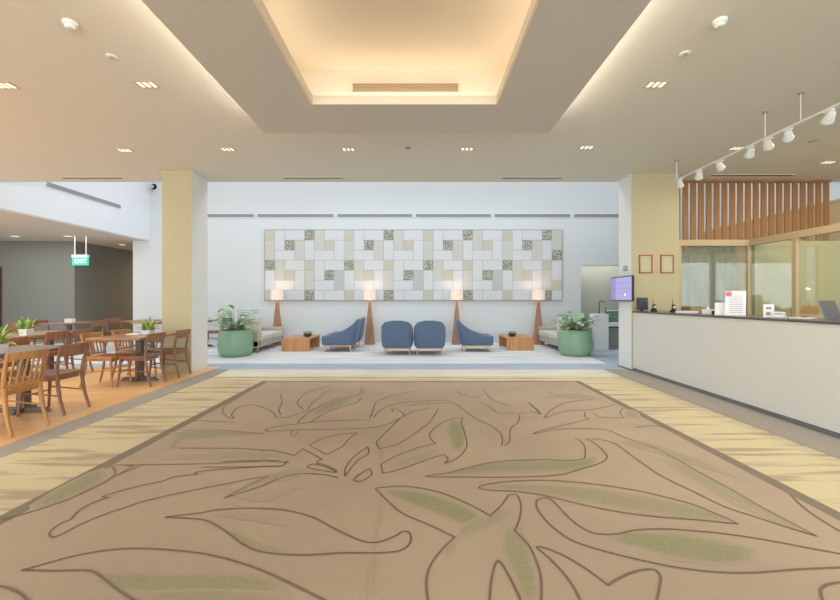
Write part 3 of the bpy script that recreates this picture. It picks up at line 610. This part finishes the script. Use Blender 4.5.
# slat screen
sc = thing('slat_screen', 'screen of vertical brown wooden slats hanging above the glazed office', 'screen', (5.05, 7.90, 2.45))
MB().box(-.05, 3.04, -.04, .04, 1.19, 1.23).build('top_rail', M['screenwood'], sc)
s0 = None
for k in range(20):
    x = .035+k*.1545
    if s0 is None: s0 = MB().box(-.048, .048, -.018, .018, 0, 1.19).build('slat', M['screenwood'], sc); o = s0
    else: o = s0.copy(); COL.objects.link(o)
    o.location = (x, 0, 0)

# track lighting
tr = thing('track_light', 'long white ceiling track with spotlights above the reception', 'track light', (4.33, 0, 3.33))
MB().box(-.018, .018, 3.4, 6.85, 0, .022).build('track', M['metalw'], tr)
for Y in (6.75, 5.02, 4.55):
    MB().tube([(0, Y, .02), (0, Y, .345)], .006, 6).build('hanging_rod', M['metalw'], tr)
    MB().lathe([(.03, .335), (.03, .35)], 12, c=(0, Y, 0)).build('ceiling_cup', M['vent'], tr)
def spot(Y, yaw, par):
    m = MB(); a = Vector((math.sin(yaw)*math.cos(.6), math.cos(yaw)*math.cos(.6), -math.sin(.6)))
    b = Vector((0, Y, -.075)); g = bpy.data.objects.new('spotlight', None); COL.objects.link(g); g.parent = par; 
    m.tube([b-a*.07, b-a*.055, b, b+a*.045, b+a*.05], [.03, .042, .05, .062, .062], 14).tube([(0, Y, 0), (0, Y, -.05)], .012, 6)
    m.box(-.02, .02, Y-.045, Y+.045, -.02, 0)
    return m, b, a
for px in (680, 699, 720, 750, 768, 788, 829):
    Y = 4.33*400/(px-420)
    m, b, a = None, None, None
    yaw = random.uniform(.4, 1.3)
    a = Vector((math.sin(yaw)*math.cos(.5), math.cos(yaw)*math.cos(.5), -math.sin(.5))); b = Vector((0, Y, -.08))
    m = MB(); m.tube([b-a*.075, b-a*.06, b, b+a*.04, b+a*.045], [.024, .036, .044, .056, .056], 14); m.tube([(0, Y, 0), (0, Y, -.05)], .012, 6); m.box(-.02, .02, Y-.045, Y+.045, -.02, 0)
    so = m.build('spotlight', M['metalw'], tr)
    l = MB(); l.tube([b+a*.0452, b+a*.047], .052, 14); l.build('spotlight_lens', M['vent'], so)

# ================================================================== CEILING FITTINGS
def downlight():
    t = thing('downlight', None, 'ceiling light', (0, 0, 0))
    MB().box(-.105, .105, -.065, .065, -.008, 0).build('housing', M['lampgrey'], t)
    for k in (-1, 0, 1): MB().box(k*.066-.020, k*.066+.020, -.048, .048, -.012, -.006).build('lamp_cell', M['lampface'], t)
    return t
dls = [((147, 84), 'triple downlight in the ceiling left of the dropped panel, the larger one'), ((5, 85), 'triple downlight at the left edge of the ceiling'), ((125, 150), 'triple downlight in the ceiling left of the yellow column'),
       ((228, 149), 'triple downlight just right of the left column top'), ((348.5, 149), 'triple downlight under the left end of the recess vent'), ((467, 148.5), 'triple downlight under the right end of the recess vent'),
       ((586.5, 147), 'triple downlight left of the right column top'), ((656, 84), 'triple downlight right of the dropped panel, the larger one'), ((737, 148), 'triple downlight behind the ceiling track'), ((828, 162), 'triple downlight above the right end of the slat screen')]
d0 = None
for (p, l) in dls:
    x, y = ZP(p[0], p[1], 3.68)
    if d0 is None: d = d0 = downlight(); d.location = (x, y, 3.68); d['label'] = l
    else: d = dup(d0, (x, y, 3.68), 0, l)
    d['group'] = 'triple square downlights'
for (p, l, r) in (((70, 26), 'round white smoke detector on the ceiling, upper left', .055), ((720, 24), 'round white smoke detector on the ceiling, upper right', .055)):
    x, y = ZP(p[0], p[1], 3.65)
    t = thing('smoke_detector', l, 'smoke detector', (x, y, 3.68)); MB().lathe([(r, 0), (r, -.02), (r*.8, -.028)], 20).build('base', M['metalw'], t); MB().lathe([(r*.72, -.028), (r*.72, -.045), (r*.4, -.055)], 20).build('sensor', M['metalw'], t)
for (p, l, r) in (((112, 57), 'flat round ceiling sensor between smoke detector and downlight, left', .05), ((685, 54), 'flat round ceiling sensor between smoke detector and downlight, right', .05), ((408, 148), 'tiny round ceiling sensor near the middle of the ceiling edge', .045), ((813, 141), 'small dark round ceiling sensor near the track', .05)):
    x, y = ZP(p[0], p[1], 3.675)
    t = thing('ceiling_sensor', l, 'sensor', (x, y, 3.68)); MB().lathe([(r, 0), (r, -.008), (r*.7, -.014)], 18).build('disc', M['ceil'] if p[1] < 100 else M['vent'], t); MB().lathe([(r*.3, -.014), (r*.2, -.02)], 12).build('lens', M['vent'], t)
for (p, l) in (((15, 236), 'round downlight in the low annex ceiling, far left'), ((68, 236), 'round downlight in the low annex ceiling above the exit sign'), ((122, 244.5), 'round downlight in the corridor ceiling')):
    x, y = ZP(p[0], p[1], 3.16)
    t = thing('round_downlight', l, 'ceiling light', (x, y, 3.16), group='round downlights of the annex'); MB().lathe([(.13, 0), (.13, -.01), (.10, -.012)], 20).build('rim', M['metalw'], t); MB().lathe([(.095, -.012), (.09, -.014)], 20).build('lamp_face', M['lampface'], t)
t = thing('security_camera', 'small white dome on the white hall wall by the left column', 'camera', (-8.25, 12.4, 4.83)); MB().lathe([(.09, 0), (.09, -.05), (.07, -.06)], 16).build('mount', M['metalw'], t).rotation_euler = (PI/2, 0, 0)
MB().lathe([(.065, 0), (.055, -.04), (.02, -.06)], 16, c=(0, -.09, 0)).build('dome', M['metalw'], t)
# exit sign
ex = thing('exit_sign', 'green illuminated EXIT sign hanging from the low ceiling', 'sign', ((80.5-420)*11.4/400, 11.4, 2.31))
ey = ex.location
MB().box(-.215, .215, -.03, .03, 0, .22).build('sign_face', M['exit'], ex); MB().box(-.225, .225, -.04, .04, .22, .30).build('housing', M['metalw'], ex)
for s_ in (-.16, .16): MB().tube([(s_, 0, .3), (s_, 0, .85)], .014, 8).build('rod', M['metalw'], ex)
cu_ = bpy.data.curves.new('exit_text', 'FONT'); cu_.body = 'EXIT'; cu_.size = .17; cu_.extrude = .002; cu_.align_x = 'CENTER'; cu_.align_y = 'CENTER'
tmp_ = bpy.data.objects.new('exit_tmp', cu_); COL.objects.link(tmp_); bpy.context.view_layer.update(); tme = bpy.data.meshes.new_from_object(tmp_); bpy.data.objects.remove(tmp_); tme.materials.clear(); tme.materials.append(M['exitw'])
to = bpy.data.objects.new('exit_lettering', tme); COL.objects.link(to); to.parent = ex; to.location = (.02, -.033, .11); to.rotation_euler = (PI/2, 0, 0)

# ================================================================== LOUNGE
def armchair():
    t = thing('armchair', None, 'armchair', (0, 0, 0))      # local: front -y, back +y, width x
    W, D = .385, .84; path = []
    # plan path from front-left along the side, round the back, to front-right
    def corner(cx, cy, r, a0, a1, n): return [(cx+r*math.cos(a0+(a1-a0)*i/n), cy+r*math.sin(a0+(a1-a0)*i/n)) for i in range(n+1)]
    y0, y1, r = -.42, .40, .17
    path = [(-W, y0+i*(y1-r-y0)/9) for i in range(9)] + corner(-W+r, y1-r, r, PI, PI/2, 6) + [(-.1, y1), (0, y1), (.1, y1)] + corner(W-r, y1-r, r, PI/2, 0, 6) + [(W, y0+(8-i)*(y1-r-y0)/9) for i in range(9)]
    P_ = [Vector(p) for p in path]; n = len(P_); rows = []
    def top(y):
        u = (y-y0)/(y1-y0); u = max(0, min(1, u)); return .40+.41*(max(0, (u-.15)/.85))**1.6
    th = .085
    for i, p in enumerate(P_):
        d = (P_[min(i+1, n-1)]-P_[max(i-1, 0)]).normalized(); nn = Vector((-d.y, d.x))   # outward-left
        if nn.dot(p-Vector((0, -.1))) < 0: nn = -nn
        u = (p.y-y0)/(y1-y0); tz = top(p.y) + (.02 if abs(p.x) < .2 and p.y > .3 else 0)
        lean = .13*max(0, u-.2)
        def pt(off, z, f_): return (p.x+nn.x*off - p.x*.04*(1-f_), p.y+nn.y*off+lean*f_, z)
        rows.append([pt(-.03, .17, 0), pt(0, .22, .05), pt(.012, (tz+.2)/2, .5), pt(0, tz-.03, .97), pt(-th*.3, tz, 1), pt(-th*.75, tz, 1), pt(-th, tz-.035, .95), pt(-th, .36, .3), pt(-th, .2, 0)])
    vs = [v_ for r_ in rows for v_ in r_]; k = 9
    fs = [(i*k+j, i*k+(j+1) % k, (i+1)*k+(j+1) % k, (i+1)*k+j) for i in range(n-1) for j in range(k)] + [tuple(range(k))[::-1], tuple(range((n-1)*k, n*k))]
    m = MB(); m._add(vs, fs, 0, True); m.build('shell', M['blueb'], t)
    MB().prism([(-.30, -.44), (.30, -.44), (.31, -.38), (.30, .26), (.22, .34), (-.22, .34), (-.30, .26), (-.31, -.38)], .19, .385).build('seat_cushion', M['blueb'], t, bevel=.04, seg=4, smooth=True)
    b = MB(); b.box(-.31, .31, -.36, -.32, .125, .165); b.box(-.31, .31, .28, .32, .125, .165); b.box(-.31, -.27, -.32, .28, .125, .165); b.box(.27, .31, -.32, .28, .125, .165); b.build('base_frame', M['lightoak'], t)
    MB().prism([(-.33, -.40), (.33, -.40), (.33, .34), (-.33, .34)], .165, .2).build('underside', M['blueb'], t)
    for sx in (-1, 1):
        for sy in (-1, 1): MB().taper((sx*.31, -.03+sy*.34, 0), .022, .022, (sx*.285, -.03+sy*.30, .165), .04, .04).build('leg', M['lightoak'], t)
    return t
ac = armchair(); ac.location = (-.555, 9.98, 0); ac.rotation_euler = (0, 0, PI); 
AG = 'blue armchairs of the lounge'
# local front -y; facing +Y needs rotation pi
tag(ac, 'blue armchair seen from behind, left of the middle pair', 'armchair', AG)
dup(ac, (.235, 9.98, 0), PI, 'blue armchair seen from behind, right of the middle pair', AG)
dup(ac, (-2.07, 10.52, 0), -PI/2, 'blue armchair in side view facing left, beside the left coffee table', AG)
dup(ac, (-2.07, 11.35, 0), -PI/2, 'blue armchair mostly hidden behind the left side-view armchair', AG)
dup(ac, (1.44, 10.52, 0), PI/2, 'blue armchair in side view facing right, beside the right coffee table', AG)

def coffee_table(x0, x1, y0, y1, label):
    t = thing('coffee_table', label, 'coffee table', ((x0+x1)/2, (y0+y1)/2, 0)); a, b = (x1-x0)/2, (y1-y0)/2; h = .335
    MB().box(-a, a, -b, b, h-.04, h).build('table_top', M['oak'], t, bevel=.003)
    for s_ in (-1, 1): MB().box(-a, a, min(s_*b, s_*(b-.05)), max(s_*b, s_*(b-.05)), 0, h-.04).build('side_panel', M['oak'], t, bevel=.003)
coffee_table(-3.55, -2.83, 10.25, 11.3, 'low wooden waterfall coffee table in front of the left sofa')
coffee_table(2.27, 2.98, 10.45, 11.5, 'low wooden waterfall coffee table in front of the right sofa')
def bowl(x, y, label):
    t = thing('plant_bowl', label, 'plant', (x, y, .336)); MB().lathe([(.05, 0), (.10, .03), (.115, .07), (.105, .09), (.095, .07), (.0, .065)], 18, caps=False).build('bowl', M['bowl'], t)
    m = MB(); rnd = random.Random(3)
    for k in range(26):
        a = rnd.uniform(0, 2*PI); r = rnd.uniform(.01, .08); h = rnd.uniform(.05, .09)
        x_, y_ = r*math.cos(a), r*math.sin(a); m.tube([(x_, y_, .06), (x_*1.25, y_*1.25, .075+h*.5), (x_*1.6, y_*1.6, .075+h)], [.012, .016, .002], 5)
    m.build('succulent', M['leaf'], t)
bowl(-3.02, 10.75, 'dark bowl of succulents on the left coffee table'); bowl(2.5, 10.85, 'dark bowl of succulents on the right coffee table')

def sofa(label, x, y, rz, pillow_side):
    t = thing('sofa', label, 'sofa', (x, y, 0), rz)          # local: front -y, length x
    L, D = .90, .42
    MB().box(-L, L, -D, D, .13, .30).build('base', M['sofa'], t, bevel=.02, seg=3)
    MB().box(-L, L, D-.18, D, .28, .66).build('backrest', M['sofa'], t, bevel=.035, seg=3)
    for s_ in (-1, 1): MB().box(min(s_*L, s_*(L-.13)), max(s_*L, s_*(L-.13)), -D, D, .131, .54).build('armrest', M['sofa'], t, bevel=.03, seg=3)
    for s_ in (-1, 1): MB().box(s_*.385-.378, s_*.385+.378, -D-.02, D-.19, .29, .43).build('seat_cushion', M['sofac'], t, bevel=.035, seg=3)
    for sx in (-1, 1):
        for sy in (-1, 1): MB().taper((sx*(L-.08), sy*(D-.07), 0), .04, .04, (sx*(L-.08), sy*(D-.07), .135), .07, .07).build('leg', M['walnut'], t)
    return t
sofa('grey-beige two-seat sofa beside the left potted plant', -4.43, 10.86, PI/2, 1)
sofa('grey-beige two-seat sofa behind the right potted plant', 3.93, 10.98, -PI/2, 1)
def pillow(loc, rot, label, m):
    mb = MB(); n = 10; vs = []
    for side in (1, -1):
        for i in range(n+1):
            for j in range(n+1):
                u, v_ = i/n*2-1, j/n*2-1; th = .07*((1-u**4)*(1-v_**4))**.5; c = 1-.06*(1-abs(u))*abs(v_)**2-0; vs.append((u*.21*(1-.05*(1-v_*v_)), side*th, v_*.21*(1-.05*(1-u*u))))
    fs = []
    for s_ in (0, 1):
        o_ = s_*(n+1)**2
        for i in range(n):
            for j in range(n): fs.append((o_+i*(n+1)+j, o_+(i+1)*(n+1)+j, o_+(i+1)*(n+1)+j+1, o_+i*(n+1)+j+1))
    mb._add(vs, fs, 0, True); o = mb.build('throw_pillow', M[m]); o.location = loc; o.rotation_euler = rot; tag(o, label, 'pillow')
    return o
pillow((-4.25, 10.24, .645), (math.radians(-12), 0, 0), 'cream throw pillow propped on the near end of the left sofa', 'pillow')
pillow((3.75, 10.38, .645), (math.radians(-12), 0, 0), 'cream throw pillow propped on the near end of the right sofa', 'pillow')
# floor lamps
def floor_lamp():
    t = thing('floor_lamp', None, 'floor lamp', (0, 0, 0))
    MB().taper((0, 0, 0), .29, .29, (0, 0, 1.31), .055, .055).build('base', M['walnut'], t, bevel=.004)
    MB().tube([(0, 0, 1.31), (0, 0, 1.42)], .01, 8).build('stem', M['metalw'], t)
    MB().lathe([(.19, 1.32), (.185, 1.62)], 32, caps=False).build('lamp_shade', M['shade'], t)
    MB().lathe([(.02, 1.42), (.035, 1.46), (.04, 1.5), (.02, 1.54)], 12).build('bulb', M['lampface'], t)
    return t
fl = floor_lamp(); FG = 'tapered wooden floor lamps along the back wall'
lab = ['floor lamp on tapered wooden base behind the left sofa', 'floor lamp on tapered wooden base right of the left side-view armchair', 'floor lamp on tapered wooden base just left of the right side-view armchair', 'floor lamp on tapered wooden base behind the right sofa']
for i, px in enumerate((277.3, 369.8, 456.8, 538.5)):
    x = (px-420)*11.95/400
    o = fl if i == 0 else dup(fl, (0, 0, 0), 0, '')
    o.location = (x, 11.95, 0); o['label'] = lab[i]; o['group'] = FG
    l = bpy.data.lights.new('lamp_bulb_light', 'POINT'); l.energy = 2.6; l.color = (1, .74, .55); l.shadow_soft_size = .08
    lo = bpy.data.objects.new('lamp_bulb_light', l); COL.objects.link(lo); lo.location = (x, 11.95, 1.6)
# potted plants
def leaf_into(m, base_, dirv, L, W, droop, rnd, up=Vector((0, 0, 1))):
    n = 7; d = dirv.normalized(); side = d.cross(up)
    side = side.normalized() if side.length > .05 else Vector((1, 0, 0)); vs = []
    p = Vector(base_); cur = d.copy()
    for i in range(n+1):
        u = i/n; w_ = W*math.sin(PI*min(1, u*.93+.05))**.8*(1-u*.35)
        nrm = side.cross(cur).normalized()
        vs += [tuple(p-side*w_+nrm*w_*.25), tuple(p), tuple(p+side*w_+nrm*w_*.25)]
        cur = (cur+Vector((0, 0, -droop/n))).normalized(); p = p+cur*(L/n)
    m._add(vs, [(3*i+k, 3*i+k+1, 3*i+k+4, 3*i+k+3) for i in range(n) for k in (0, 1)], 0, True)
def potted(x, y, label, seed, s=1.0):
    t = thing('potted_plant', label, 'potted plant', (x, y, 0)); rnd = random.Random(seed)
    prof = [(.29, 0), (.33, .015), (.37, .10), (.392, .22), (.39, .36), (.37, .50), (.345, .60), (.335, .615), (.32, .60), (.33, .5), (.33, .47)]
    MB().lathe(prof, 36).build('pot', M['sage'], t); MB().lathe([(.329, .53), (.01, .55)], 24, caps=False).build('soil', M['soil'], t)
    st = MB(); lf = MB()
    for k in range(64):
        a = rnd.uniform(0, 2*PI); el = rnd.uniform(.45, 1.5); r = rnd.uniform(.02, .16)
        b0 = Vector((r*math.cos(a)*.6, r*math.sin(a)*.6, .53)); d = Vector((math.cos(a)*math.cos(el), math.sin(a)*math.cos(el), math.sin(el)))
        Ls = rnd.uniform(.12, .50)*s; b1 = b0+d*Ls*.6+Vector((0, 0, .04)); b2 = b0+d*Ls+Vector((0, 0, .03))
        st.tube([b0, b1, b2], [.006, .004, .003], 5)
        d2 = Vector((math.cos(a), math.sin(a), rnd.uniform(0, .9)))
        leaf_into(lf, b2, d2, rnd.uniform(.17, .28), rnd.uniform(.06, .09), rnd.uniform(.4, .9), rnd)
    st.build('stems', M['stem'], t); lf.build('foliage', M['leaf'], t)
potted(-4.38, 9.50, 'large leafy plant in a sage green pot right of the yellow left column', 11, 1.15)
potted(3.72, 9.60, 'large leafy plant in a sage green pot beside the right sofa', 5, .95)

# white cabinet with display by the recess
t = thing('white_cabinet', 'white service cabinet left of the right column at the hall back', 'cabinet', (5.0, 10.9, 0))
MB().box(-.38, .0, -.3, .0, 0, .95).build('cabinet_body', M['trim'], t, bevel=.004); MB().box(.0, 1.1, -.3, .3, .62, .72).build('side_shelf', M['trim'], t, bevel=.004)
MB().box(.0, 1.1, -.305, -.28, .58, .61).build('dark_edge', M['dark'], t); MB().box(.0, 1.1, .25, .3, 0, .62).build('back_panel', M['recess'], t); MB().box(1.05, 1.1, -.3, .3, 0, .62).build('end_panel', M['trim'], t)
t = thing('display_case', 'greenish glass display box partly hidden by the right column', 'display case', (5.3, 10.95, .721))
MB().box(-.27, .3, -.2, .2, 0, .30).build('glass_box', M['glass2'], t); b = MB(); b.box(-.27, .3, -.2, .2, .30, .315); b.box(-.27, .3, -.2, .2, .14, .15); b.build('glass_shelf', mat('display_shelf', (205, 225, 218), .3), t); MB().box(-.26, .29, .18, .19, 0, .3).build('back', mat('display_back', (195, 215, 208), .5), t)
t = thing('menu_stand', 'dark arched stand on the white service cabinet', 'stand', (4.90, 10.72, .951))
MB().tube([(-.10, 0, 0), (-.085, .03, .30), (-.06, .035, .34), (.02, .035, .34), (.045, .03, .30), (.09, 0, 0)], .012, 8).build('arch', M['black'], t); MB().box(-.08, .06, .0, .01, .02, .3).build('card', M['recess'], t)

# ================================================================== RESTAURANT
def bent_leg(m, pts, r): m.tube(catmull3(pts), r, 8)
def catmull3(pts, n=5):
    out = []; ps = [pts[0]]+list(pts)+[pts[-1]]
    for i in range(1, len(ps)-2):
        p0, p1, p2, p3 = ps[i-1:i+3]
        for k in range(n):
            t = k/n; out.append(tuple(.5*((2*p1[j])+(-p0[j]+p2[j])*t+(2*p0[j]-5*p1[j]+4*p2[j]-p3[j])*t*t+(-p0[j]+3*p1[j]-3*p2[j]+p3[j])*t**3) for j in range(3)))
    out.append(tuple(pts[-1])); return out
def dining_chair(style, m_):
    t = thing('dining_chair', None, 'chair', (0, 0, 0))     # local: front -y, back +y (back posts at y=.2)
    W = .20
    seat = [(-.19, -.21), (-.12, -.235), (.12, -.235), (.19, -.21), (.215, -.1), (.2, .17), (.15, .2), (-.15, .2), (-.2, .17), (-.215, -.1)]
    MB().prism(seat, .435, .465).build('seat', m_, t, bevel=.008)
    MB().prism([(x*.9, y*.9) for x, y in seat], .395, .435).build('seat_frame', m_, t)
    for s_ in (-1, 1):
        MB().tube([(s_*.18, -.19, .435), (s_*.187, -.205, .2), (s_*.20, -.225, 0)], [.02, .017, .014], 8).build('front_leg', m_, t)
        q = MB(); q.tube(catmull3([(s_*.185, .27, 0), (s_*.18, .215, .2), (s_*.178, .185, .44), (s_*.19, .20, .6), (s_*.20, .245, .80)]), [.013]+[.016]*5+[.019]*5+[.018]*5+[.015]*5, 8, flat=1.25); q.build('rear_leg', m_, t)
        MB().tube([(s_*.185, -.19, .26), (s_*.18, .21, .22)], .009, 6).build('stretcher', m_, t)
        MB().tube(catmull3([(s_*.185, -.20, .27), (s_*.165, -.19, .36), (s_*.10, -.19, .40)]), .009, 6).build('corner_brace', m_, t)
    def rail(z0, z1, yb, bow, th=.018):
        q = MB(); n = 12; vs = []
        for i in range(n+1):
            u = i/n*2-1; x = u*.205; y = yb+bow*(1-u*u)
            e = .010*(u**4)*(z1-z0 > .05)
            for (yy, zz) in ((0, z0+e), (th, z0+e), (th+.006, z1), (.006, z1)): vs.append((x, y+yy, zz))
        q._add(vs, [(4*i+a, 4*i+(a+1) % 4, 4*i+4+(a+1) % 4, 4*i+4+a) for i in range(n) for a in range(4)] + [(3,2,1,0), (4*n, 4*n+1, 4*n+2, 4*n+3)], 0); return q
    if style == 'rail':
        rail(.665, .805, .215, .035).build('top_rail', m_, t, bevel=.004)
    else:
        rail(.735, .81, .225, .035).build('top_rail', m_, t, bevel=.004); rail(.475, .50, .18, .02).build('lower_rail', m_, t)
        for k in range(6): u = (k-2.5)/2.5*.72; MB().tube([(u*.205, .195+.02*(1-u*u), .49), (u*.205, .215+.03*(1-u*u), .62), (u*.205, .24+.035*(1-u*u), .75)], .013, 6, flat=.5, up=(0, 1, 0)).build('slat', m_, t)
    MB().tube([(-.18, -.2, .22), (.18, -.2, .22)], .008, 6).build('stretcher', m_, t)
    return t
CA = dining_chair('slat', M['chairA']); CB = dining_chair('rail', M['chairB'])
used = {'A': False, 'B': False}
CGp = 'wooden bentwood dining chairs of the restaurant'
def place_chair(kind, x, y, rz, label, z=0, s=1.0):
    src = {'A': CA, 'B': CB}[kind]
    if not used[kind]: used[kind] = True; o = src; o.location = (x, y, z); o.rotation_euler = (0, 0, rz); o['label'] = label
    else: o = dup(src, (x, y, z), rz, label)
    o['group'] = CGp; return o
L_, R_ = -PI/2, PI/2      # facing -x (back on the right) / facing +x ; front is local -y
# front -y rotated by -90deg -> -x ; by +90deg -> +x
place_chair('A', -4.18, 4.03, L_-.03, 'honey-coloured slat-back dining chair nearest the camera')
place_chair('B', -4.34, 4.74, L_+.05, 'brown curved-rail dining chair just behind the honey slat-back one')
place_chair('B', -4.36, 6.26, L_, 'brown curved-rail chair at the near right side of the middle table')
place_chair('B', -4.36, 6.96, L_+.05, 'brown curved-rail chair beside the yellow column')
place_chair('A', -4.86, 6.22, R_, 'honey slat-back chair tucked in the near left side of the middle table')
place_chair('A', -4.88, 6.86, R_, 'honey slat-back chair tucked in the far left side of the middle table')
place_chair('A', -5.15, 4.75, R_, 'honey slat-back chair on the left side of the nearest table')
place_chair('B', -6.22, 6.62, L_, 'brown curved-rail chair at the back left table, nearer of its right side')
place_chair('B', -6.22, 7.10, L_, 'brown curved-rail chair at the back left table, farther of its right side')
place_chair('B', -5.85, 5.55, L_-.2, 'brown dining chair at the left edge beyond the nearest table')
place_chair('B', -7.15, 7.2, R_, 'brown chair on the far side of the back left table')
place_chair('B', -8.35, 10.1, L_, 'brown chair right of the farthest left table in the hall')
place_chair('B', -9.45, 10.2, R_, 'brown chair left of the farthest left table in the hall')
place_chair('B', -8.55, 11.35, R_-.4, 'brown chair left of the far table in front of the corridor')
place_chair('B', -9.1, 9.3, PI, 'brown chair in front of the farthest left table')
place_chair('B', -6.55, 10.4, L_+.3, 'brown chair in the hall seen just left of the yellow column')
place_chair('B', -5.75, 11.2, L_+.3, 'brown chair in the hall just right of the yellow column')
def table(label, x0, x1, y0, y1, top, peds):
    t = thing('dining_table', label, 'table', ((x0+x1)/2, (y0+y1)/2, 0)); a, b = (x1-x0)/2, (y1-y0)/2
    MB().box(-a, a, -b, b, .715, .75).build('table_top', M[top], t, bevel=.008)
    for yy in peds:
        q = MB(); q.taper((0, yy, .05), .10, .10, (0, yy, .70), .085, .085); q.box(-.22, .22, yy-.09, yy+.09, .69, .715); q.build('pedestal', M['pedestal'], t, bevel=.008)
        q = MB()
        for (dx, dy) in ((1, 0), (-1, 0), (0, 1), (0, -1)):
            q.taper((dx*.16, yy+dy*.08, 0), .07+abs(dx)*.22, .07+abs(dy)*.10, (dx*.13, yy+dy*.06, .055), .05+abs(dx)*.20, .05+abs(dy)*.08)
        q.build('foot', M['pedestal'], t, bevel=.006)
table('dark-topped rectangular dining table nearest the camera', -5.03, -4.33, 3.65, 5.1, 'tabletopd' if False else 'tabtopd', (-.42, .35))
table('lighter rectangular dining table in front of the yellow column', -5.0, -4.2, 5.98, 7.15, 'tabtop', (0,))
table('dining table at the back left carrying a planted pot', -7.0, -6.2, 6.0, 7.45, 'tabtop', (-.4, .4))
table('dining table farthest left in the hall', -9.2, -8.6, 9.6, 10.7, 'tabtop', (0,))
table('far dining table in front of the grey corridor', -8.2, -7.5, 11.0, 11.8, 'tabtop', (0,))
table('far dining table glimpsed left of the yellow column', -7.4, -6.8, 10.2, 11.0, 'tabtop', (0,))
table('far dining table glimpsed right of the yellow column', -6.5, -5.9, 11.0, 11.8, 'tabtop', (0,))
# planters
def planter(x, y, label, seed, w_=.13, h=.10, L=.26, n=46):
    t = thing('table_planter', label, 'potted plant', (x, y, .751)); rnd = random.Random(seed)
    MB().taper((0, 0, 0), w_*.8, w_*.8, (0, 0, h), w_, w_).build('pot', M['potw'], t, bevel=.005); lf = MB()
    for k in range(n):
        a = rnd.uniform(0, 2*PI); el = rnd.uniform(.5, 1.45)
        leaf_into(lf, (rnd.uniform(-.3, .3)*w_, rnd.uniform(-.3, .3)*w_, h*.9), Vector((math.cos(a)*math.cos(el), math.sin(a)*math.cos(el), math.sin(el))), rnd.uniform(.6, 1)*L, .016, rnd.uniform(.3, 1.2), rnd)
    lf.build('foliage', M['grass'], t)
planter(-4.45, 4.18, 'grassy plant in a white pot on the nearest table', 1, .16, .11, .30)
planter(-6.28, 6.38, 'grassy plant in a white pot on the back left table', 2, .14, .11, .24)
planter(-4.50, 6.62, 'grassy plant in a white pot on the middle table', 3, .14, .07, .27)
tag(MB().box(-.1, .1, -.07, .07, 0, .012).build('menu_card', M['paper']), 'white card lying on the middle table left of its plant', 'menu').location = (-4.72, 6.62, .751)
tag(MB().box(-.09, .09, -.06, .06, 0, .10).build('napkin_box', M['paper'], bevel=.005), 'white box on the farthest left table in the hall', 'box').location = (-8.75, 10.0, .751)

# ================================================================== SUB-PARTS sit under the part that carries them
SUB = {'display_text_lines': 'display', 'display_logo': 'display', 'display': ('television_case', 'monitor_case'), 'print': 'paper', 'handset': 'telephone_base',
       'keyboard': 'laptop_base', 'antenna': 'radio_body', 'label_plate': 'radio_body', 'lens': 'disc', 'sensor': 'base', 'exit_lettering': 'sign_face', 'grille': 'vent_frame',
       'slot': 'vent_frame', 'soil': 'pot', 'tissue': 'carton', 'text_line': 'sheet', 'grey_print': 'sheet', 'grey_text': 'sheet', 'red_logo': 'sheet', 'lamp_cell': 'housing',
       'lamp_face': 'rim', 'bulb': 'lamp_shade', 'seat_frame': 'seat', 'corner_brace': 'front_leg', 'glass_shelf': 'glass_box', 'foot': 'pedestal'}
kd = lambda o: o.name.split('.')[0]
moves = []
for o in list(bpy.data.objects):
    if o.parent is None and o.children:
        kids = list(o.children); seen = {}
        for c in kids:
            want = SUB.get(kd(c))
            if not want or kd(c) == 'display': continue
            want = want if isinstance(want, tuple) else (want,)
            c2 = [k for k in kids if kd(k) in want and k is not c]
            if not c2: continue
            i = seen.get(kd(c), 0); seen[kd(c)] = i+1
            tgt = c2[i % len(c2)] if len(c2) > 1 else c2[0]
            if kd(tgt) in SUB and kd(tgt) != 'display' and any(kd(k) in ((SUB[kd(tgt)],) if isinstance(SUB[kd(tgt)], str) else SUB[kd(tgt)]) for k in kids): continue
            moves.append((c, tgt))
for c, tgt in moves:
    root = c.parent
    left = {kd(k) for k in root.children if kd(k) != kd(c)}
    if len(left) >= 2 or any(k.parent == tgt for k in bpy.data.objects if kd(k) == kd(c)): c.parent = tgt
